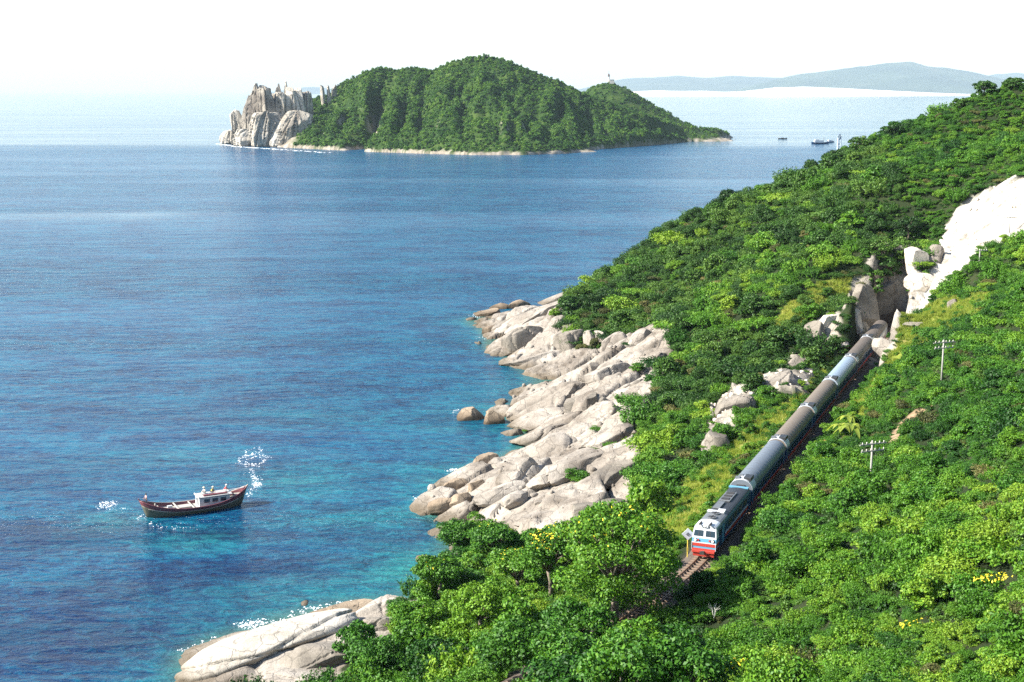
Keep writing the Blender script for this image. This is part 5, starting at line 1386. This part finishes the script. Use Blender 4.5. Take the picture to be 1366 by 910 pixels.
# ------------------------------------------------------------------ fishing boat
m_hull = paint("tarred_hull", (.11, .11, .08), .6, dirt=.5, dirt_col=(.07, .06, .04), scale=.8)
m_hullred = paint("faded_maroon_paint", (.17, .05, .06), .55, dirt=.35, dirt_col=(.07, .04, .04))
m_deck = paint("bleached_deck", (.42, .39, .34), .8, dirt=.35)
m_cab = paint("cabin_white", (.50, .52, .53), .5, dirt=.25)
m_cabroof = paint("grey_cabin_roof", (.42, .41, .40), .75, dirt=.4)
pb = P(186, 678, 1.6); pst = P(330, 653, 2.2)
mid = (pb + pst) / 2; hd = math.atan2(pb[1] - pst[1], pb[0] - pst[0]); LB = float(np.hypot(*(pb - pst)[:2]))
boat = empty("fishing_boat", (mid[0], mid[1], 0), (0, 0, hd)); tag(boat, 'wooden fishing boat with white cabin, dark hull and maroon rail on the blue water', 'fishing boat')
NS = 29
def hull_sec(t):
    """t from stern 0 to bow 1: half beam, keel depth, rail height, x"""
    u = 2 * t - 1
    beam = 2.0 * (1 - abs(u) ** (2.6 if u < 0 else 2.3)) ** .75 + .04
    sheer = 1.05 + (1.75 * max(0, -u) ** 2.6 if u < 0 else 1.65 * u ** 2.4)
    keel = -.75 + .95 * abs(u) ** 5
    return beam, keel, sheer, u * LB / 2
def hull_obj(name, z0f, z1f, mat, out=0.0, thick=.10):
    V = []; Fs = []; rows = 7
    for i in range(NS):
        bm_, kl, sh, x_ = hull_sec(i / (NS - 1))
        za = kl + (sh - kl) * z0f; zb = kl + (sh - kl) * z1f
        for sgn in (1, -1):
            for j in range(rows):
                f_ = z0f + (z1f - z0f) * j / (rows - 1); w_ = bm_ * (f_ ** .42 if f_ > 0 else 0) + out
                rake = (x_ / (LB / 2)) ** 5 * .9 * (1 - f_) * -1
                V.append((x_ + rake, sgn * w_, kl + (sh - kl) * f_))
    st_ = 2 * rows
    for i in range(NS - 1):
        for sd in (0, rows):
            for j in range(rows - 1):
                a = i * st_ + sd + j; Fs.append((a, a + st_, a + st_ + 1, a + 1))
    o = MB().add(V, Fs).build(name, mat, boat, True)
    md = o.modifiers.new("planking", 'SOLIDIFY'); md.thickness = thick; md.offset = -1
    return o
hull_obj("hull", 0.0, .74, m_hull)
hull_obj("bulwark", .74, 1.0, m_hullred, .015)
for sgn in (1, -1):
    V = []
    for i in range(NS):
        bm_, kl, sh, x_ = hull_sec(i / (NS - 1)); V.append((x_, sgn * (bm_ + .0), sh + .02))
    MB().tube(V, .085, 6).build("gunwale", m_deck if sgn < 0 else m_hullred, boat, True)
# keel line below, waterline strake
V = []; Fs = []
for i in range(3, NS - 2):
    bm_, kl, sh, x_ = hull_sec(i / (NS - 1)); zz = .55 + .72 * (sh - 1.0)
    V += [(x_, bm_ * .9, zz), (x_, -bm_ * .9, zz)]
for i in range(NS - 6): Fs.append((2 * i, 2 * i + 1, 2 * i + 3, 2 * i + 2))
o = MB().add(V, Fs).build("deck", m_deck, boat); md = o.modifiers.new("planks", 'SOLIDIFY'); md.thickness = .08
CX = -LB * .17
cab = MB().box((CX, 0, 1.35), (4.7, 2.3, 1.7)).build("cabin", m_cab, boat, bevel=.04)
for sgn in (1, -1):
    for k in range(3): MB().box((CX - 1.3 + k * 1.25, sgn * 1.155, 1.62), (.85, .03, .55)).build("window", m_glass, cab)
MB().box((CX + 2.355, .35, 1.5), (.03, .55, 1.1)).build("door", m_dark, cab)
MB().box((CX + 2.355, -.55, 1.7), (.03, .5, .4)).build("window", m_glass, cab)
MB().box((CX - .1, 0, 2.25), (5.2, 2.7, .12)).build("cabin_roof", m_cabroof, boat, bevel=.03)
MB().box((CX + 2.4, 0, 2.28), (.12, 2.8, .24)).build("roof_edge", m_cab, boat)
MB().box((CX - .2, .75, 2.42), (3.6, .5, .14)).build("folded_awning", m_hullred, boat)
MB().tube([(CX - 1.6, .6, 2.3), (CX - 1.6, .6, 2.36)], .5, 12).build("coiled_net", m_deck, boat)
for k, x_ in enumerate((LB * .03, LB * .17, LB * .33)):
    bm_ = hull_sec(.5 + x_ / LB)[0]
    MB().box((x_, 0, 1.0 + .15 * k), (.16, 2 * bm_ * .93, .14)).build("crossbeam", m_deck, boat)
MB().box((LB * .1, 0, .88), (1.8, 1.5, .32)).build("fish_hatch", m_deck, boat, bevel=.03)
MB().tube([(LB * .36, .0, .9), (LB * .36, 0, 2.0)], .1, 8).box((LB * .36, 0, 1.8), (.12, .7, .1)).build("mooring_bitt", m_deck, boat)
MB().box((LB * .22, -.5, 1.0), (.7, .5, .4)).build("crate", m_cab, boat)
MB().box((-LB * .42, 0, 1.75), (1.6, 1.0, .1)).build("stern_platform", m_deck, boat)
MB().tube([(-LB * .30, -1.0, 2.2), (-LB * .47, -.1, 2.6)], .05, 6).build("steering_pole", m_cab, boat)
# stem posts
MB().tube([(LB * .46, 0, 1.9), (LB * .5 + .1, 0, 3.0)], [.16, .10], 8).build("stem_post", m_hullred, boat)
MB().tube([(-LB * .47, 0, 2.1), (-LB * .5 - .1, 0, 3.0)], [.15, .10], 8).build("stern_post", m_deck, boat)

# people: one skinned body each
m_skin = paint("skin", (.42, .25, .16), .6, dirt=.1)
def person(loc, rz, pose, shirt, trousers, hat, label, hair=(.02, .015, .01)):
    root = empty("person", loc, (0, 0, rz)); tag(root, label, 'person', 'fishermen on the boat')
    J = dict(pel=(0, 0, .55), ab=(0.03, 0, .72), ch=(.06, 0, .95), ne=(.08, 0, 1.12), ch2=(.06, 0, 1.02))
    if pose == 'sit':
        J.update(pel=(0, 0, .14), ab=(.03, 0, .34), ch=(.08, 0, .56), ne=(.11, 0, .72))
        legs = [[(0, s_ * .10, .13), (.38, s_ * .16, .42), (.56, s_ * .14, .06), (.70, s_ * .15, .04)] for s_ in (1, -1)]
        arms = [[(.08, s_ * .20, .60), (.20, s_ * .27, .40), (.40, s_ * .17, .42), (.48, s_ * .14, .43)] for s_ in (1, -1)]
    elif pose == 'crouch':
        J.update(pel=(-.05, 0, .30), ab=(.06, 0, .46), ch=(.20, 0, .64), ne=(.27, 0, .79))
        legs = [[(-.05, s_ * .10, .28), (.34, s_ * .18, .42), (.12, s_ * .16, .07), (.28, s_ * .17, .04)] for s_ in (1, -1)]
        arms = [[(.20, s_ * .20, .68), (.34, s_ * .27, .46), (.54, s_ * .12, .36), (.62, s_ * .10, .34)] for s_ in (1, -1)]
    else:
        J.update(pel=(0, 0, .90), ab=(.0, 0, 1.06), ch=(.01, 0, 1.27), ne=(.02, 0, 1.43))
        legs = [[(0, s_ * .10, .86), (.04, s_ * .13, .48), (0, s_ * .14, .08), (.15, s_ * .16, .04)] for s_ in (1, -1)]
        arms = [[(.01, s_ * .20, 1.34), (.08, s_ * .29, 1.06), (.28, s_ * .20, .98), (.36, s_ * .18, .97)] for s_ in (1, -1)]
    ne = Vector(J['ne']); head = ne + Vector((.03, 0, .16))
    def skin(name, chains, mat, parent):
        vs = []; es = []; rs_ = []
        def add(p, r_): vs.append(tuple(p)); rs_.append(r_); return len(vs) - 1
        for ch in chains:
            prev = ch[0] if isinstance(ch[0], int) else add(*ch[0])
            for it in ch[1:]:
                cur = add(*it); es.append((prev, cur)); prev = cur
        me = bpy.data.meshes.new(name); me.from_pydata(vs, es, []); o = link(name, me, parent)
        md = o.modifiers.new("skin", 'SKIN'); lay = me.skin_vertices[0].data if me.skin_vertices else None
        if lay is None:
            bpy.context.view_layer.update(); lay = me.skin_vertices[0].data if me.skin_vertices else None
        if lay is not None:
            for i, r_ in enumerate(rs_): lay[i].radius = r_ if hasattr(r_, '__len__') else (r_, r_)
            lay[0].use_root = True
        md.use_smooth_shade = True
        o.modifiers.new("soft", 'SUBSURF').levels = 1; o.modifiers["soft"].render_levels = 1
        me.materials.append(mat); return o
    ch = [[(J['pel'], (.15, .12)), (J['ab'], (.13, .10)), (J['ch'], (.17, .11)), (tuple(ne), .055), (tuple(head - Vector((0, 0, .05))), .085), (tuple(head + Vector((.015, 0, .06))), .095)]]
    for L_ in legs: ch.append([0] + [(p_, r_) for p_, r_ in zip(L_, (.095, .065, .042, .03))])
    for A_ in arms: ch.append([2] + [(p_, r_) for p_, r_ in zip(A_, (.055, .042, .032, .028))])
    bd = skin("body", ch, m_skin, root)
    # shirt and trousers are shells a little wider than the body
    skin("shirt", [[(J['pel'], (.165, .135)), (J['ab'], (.15, .12)), (J['ch'], (.185, .13)), (tuple(ne - Vector((0, 0, .03))), .07)]] + [[2] + [(p_, r_) for p_, r_ in zip(A_[:2], (.075, .06))] for A_ in arms], shirt, root)
    skin("trousers", [[(J['pel'], (.17, .14)), (tuple(Vector(J['pel']) + Vector((0, 0, .04))), (.16, .13))]] + [[0] + [(p_, r_) for p_, r_ in zip(L_[:3], (.11, .082, .055))] for L_ in legs], trousers, root)
    hr = MB()
    if hat is not None: hr.tube([head + Vector((.01, 0, .08)), head + Vector((.01, 0, .09)), head + Vector((.0, 0, .24))], [.21, .20, .02], 14); hr.build("hat", hat, root, True)
    else: hr.tube([head + Vector((-.04, 0, -.02)), head + Vector((-.02, 0, .08)), head + Vector((0, 0, .16))], [.095, .112, .05], 12); hr.build("hair", paint("black_hair", hair, .6, dirt=0), root, True)
    nz_ = MB().tube([head + Vector((.09, 0, .03)), head + Vector((.125, 0, .0))], [.012, .02], 6).build("nose", m_skin, bd)
    for A_ in arms:
        e_ = Vector(A_[-1]); d_ = (e_ - Vector(A_[-2])).normalized(); hnd = MB()
        hnd.box(tuple(e_ + d_ * .03), (.08, .075, .03))
        for q in range(4): hnd.tube([e_ + d_ * .06 + Vector((0, (q - 1.5) * .02, 0)), e_ + d_ * (.10 + .01 * (q in (1, 2))) + Vector((0, (q - 1.5) * .022, -.01)), e_ + d_ * .12 + Vector((0, (q - 1.5) * .02, -.035))], [.01, .009, .007], 5)
        hnd.tube([e_ + Vector((0, .04, 0)), e_ + d_ * .05 + Vector((0, .065, -.01))], [.012, .009], 5)
        hnd.build("hand", m_skin, bd)
    return root
Mb = Matrix.Translation(boat.location) @ Matrix.Rotation(hd, 4, 'Z')
m_cy = paint("yellow_cloth", (.70, .58, .10), .8, dirt=.1); m_cw = paint("white_cloth", (.80, .80, .78), .8, dirt=.1); m_cr = paint("red_cloth", (.62, .05, .07), .8, dirt=.1)
m_cd = paint("dark_cloth", (.05, .06, .09), .8, dirt=.1); m_straw = paint("straw_hat", (.72, .66, .45), .8, dirt=.1); m_pink = paint("pink_cloth", (.60, .36, .36), .8, dirt=.1)
def onboat(x_, y_, z_): return tuple(Mb @ Vector((x_, y_, z_)))
person(onboat(CX + .1, -.2, 2.31), hd + 2.2, 'crouch', m_cy, m_cd, m_straw, 'person in yellow crouching on the middle of the cabin roof')
person(onboat(CX + 1.0, -.6, 2.31), hd + .4, 'sit', m_cw, m_cw, m_straw, 'person in white sitting at the front of the cabin roof')
person(onboat(CX - 1.9, -.2, 2.31), hd + 2.8, 'crouch', m_cr, m_cw, m_cw, 'person in red and white bending at the rear of the cabin roof')
person(onboat(LB * .435, 0, 2.0), hd + .2, 'stand', m_pink, m_cd, None, 'person in pale clothes at the raised bow of the boat')

# far boats
def far_boat(px, py, L_, hd_, label, cabin=True):
    g = P(px, py, 0); root = empty("distant_boat", (g[0], g[1], 0), (0, 0, hd_)); tag(root, label, 'boat', 'boats beyond the headland')
    V = []; Fs = []; n_ = 13
    for i in range(n_):
        u = 2 * i / (n_ - 1) - 1; w_ = L_ * .14 * (1 - abs(u) ** 2.5) + .03; sh = L_ * .07 * (1 + .8 * u * u)
        V += [(u * L_ / 2, 0, -.4), (u * L_ / 2, w_, sh), (u * L_ / 2, -w_, sh)]
    for i in range(n_ - 1): Fs += [(3 * i, 3 * i + 3, 3 * i + 4, 3 * i + 1), (3 * i, 3 * i + 2, 3 * i + 5, 3 * i + 3), (3 * i + 1, 3 * i + 4, 3 * i + 5, 3 * i + 2)]
    MB().add(V, Fs).build("hull", m_tblue if cabin else m_dark, root)
    if cabin:
        MB().box((-L_ * .08, 0, L_ * .13), (L_ * .5, L_ * .2, L_ * .13)).box((-L_ * .2, 0, L_ * .2), (L_ * .2, L_ * .16, L_ * .08)).build("cabin", m_cab, root)
        MB().tube([(L_ * .2, 0, 0), (L_ * .2, 0, L_ * .34)], L_ * .01, 6).build("mast", m_lantern, root)
    else: MB().box((0, 0, L_ * .1), (L_ * .3, L_ * .12, L_ * .08)).build("cabin", m_dark, root)
far_boat(1094, 192, 22, .15, 'white cabined boat anchored beyond the wooded headland')
far_boat(1108, 190, 13, .6, 'smaller boat moored behind the white cabined one')
far_boat(1044, 185.5, 12, .0, 'tiny dark boat on the calm water right of the island tip', False)

# ------------------------------------------------------------------ foam: many small flecks of froth a few centimetres above the water
m_foam, nd, lk, b = new_mat("sea_foam"); b.inputs['Base Color'].default_value = (.86, .90, .92, 1); b.inputs['Roughness'].default_value = .9
fr = np.random.default_rng(91)
def foam(name, pts, s0, s1, label):
    V = []; Fs = []
    for (x_, y_) in pts:
        s = s0 + (s1 - s0) * fr.random() ** 2; n_ = 7; b0 = len(V); V.append((x_, y_, .10 + s * .12))
        a0 = fr.uniform(0, 6.28); el = fr.uniform(1.2, 2.6)
        for k in range(n_):
            a = a0 + 2 * pi * k / n_; rr_ = s * fr.uniform(.55, 1.1); dx, dy = rr_ * cos(a) * el, rr_ * sin(a)
            V.append((x_ + dx, y_ + dy * .8, .02))
        for k in range(n_): Fs.append((b0, b0 + 1 + k, b0 + 1 + (k + 1) % n_))
    return tag(MB().add(V, Fs).build(name, m_foam), None, None, None, 'stuff')
def around(px, py, rx, ry, n):
    c = P(px, py, 0); a = fr.uniform(0, 6.28, n); d = np.sqrt(fr.random(n))
    return list(zip(c[0] + rx * d * np.cos(a), c[1] + ry * d * np.sin(a)))
def ring(px, py, rx, ry, n, w=.35, a0=0, a1=6.28):
    c = P(px, py, 0); a = fr.uniform(a0, a1, n); d = 1 + fr.normal(size=n) * w * .25
    wob = 1 + .12 * np.sin(a * 5)
    return list(zip(c[0] + rx * d * wob * np.cos(a), c[1] + ry * d * wob * np.sin(a)))
def linep(pxs_, n, w):
    P_ = [P(a_, b_, 0) for a_, b_ in pxs_]; out = []
    for i in range(n):
        k = int(fr.integers(len(P_) - 1)); f_ = fr.random(); q = P_[k] * (1 - f_) + P_[k + 1] * f_
        out.append((q[0] + fr.normal() * w, q[1] + fr.normal() * w))
    return out
wk = ring(337, 613, 2.3, 3.6, 170, .5) + ring(338, 603, 1.2, 2.6, 60, .6) + linep([(337, 625), (338, 635), (342, 642), (345, 648), (334, 655)], 150, .45) + around(343, 646, .9, 1.2, 60) + ring(340, 616, 1.6, 3.0, 60, .5) + around(332, 660, .6, 1.2, 20)
foam("wake_foam", wk, .02, .10, 'white swirl')
foam("splash_foam", around(143, 675, 1.6, 2.4, 95) + around(139, 672, .8, 1.1, 50) + around(150, 672, .6, 1.6, 25) + around(160, 680, 1.6, 1.0, 14), .02, .10, 'splash')
foam("bow_foam", around(190, 690, .6, 2.0, 20) + linep([(200, 699), (230, 705), (262, 702)], 26, .5), .03, .10, 'bow')
sf = linep([(556, 664), (566, 668), (572, 676), (580, 684)], 170, .5) + linep([(598, 628), (612, 626), (624, 624)], 90, .4) + linep([(322, 836), (340, 832), (352, 840)], 200, .7) + linep([(330, 834), (352, 830), (372, 832), (392, 822)], 120, .5) + linep([(395, 818), (420, 812), (450, 808), (475, 805)], 160, .5) + linep([(242, 868), (262, 862), (290, 852)], 60, .4) + linep([(292, 900), (300, 908)], 60, .5) + linep([(604, 550), (611, 546)], 16, .3) + linep([(640, 449), (646, 452)], 20, .8) + linep([(630, 420), (640, 424)], 26, .8)
foam("surf_foam", sf[::2] + sf[1::4], .02, .14, 'surf')
foam("island_surf", linep([(290, 192), (320, 196), (380, 200), (440, 204)], 160, 2.5), .5, 1.6, 'surf')
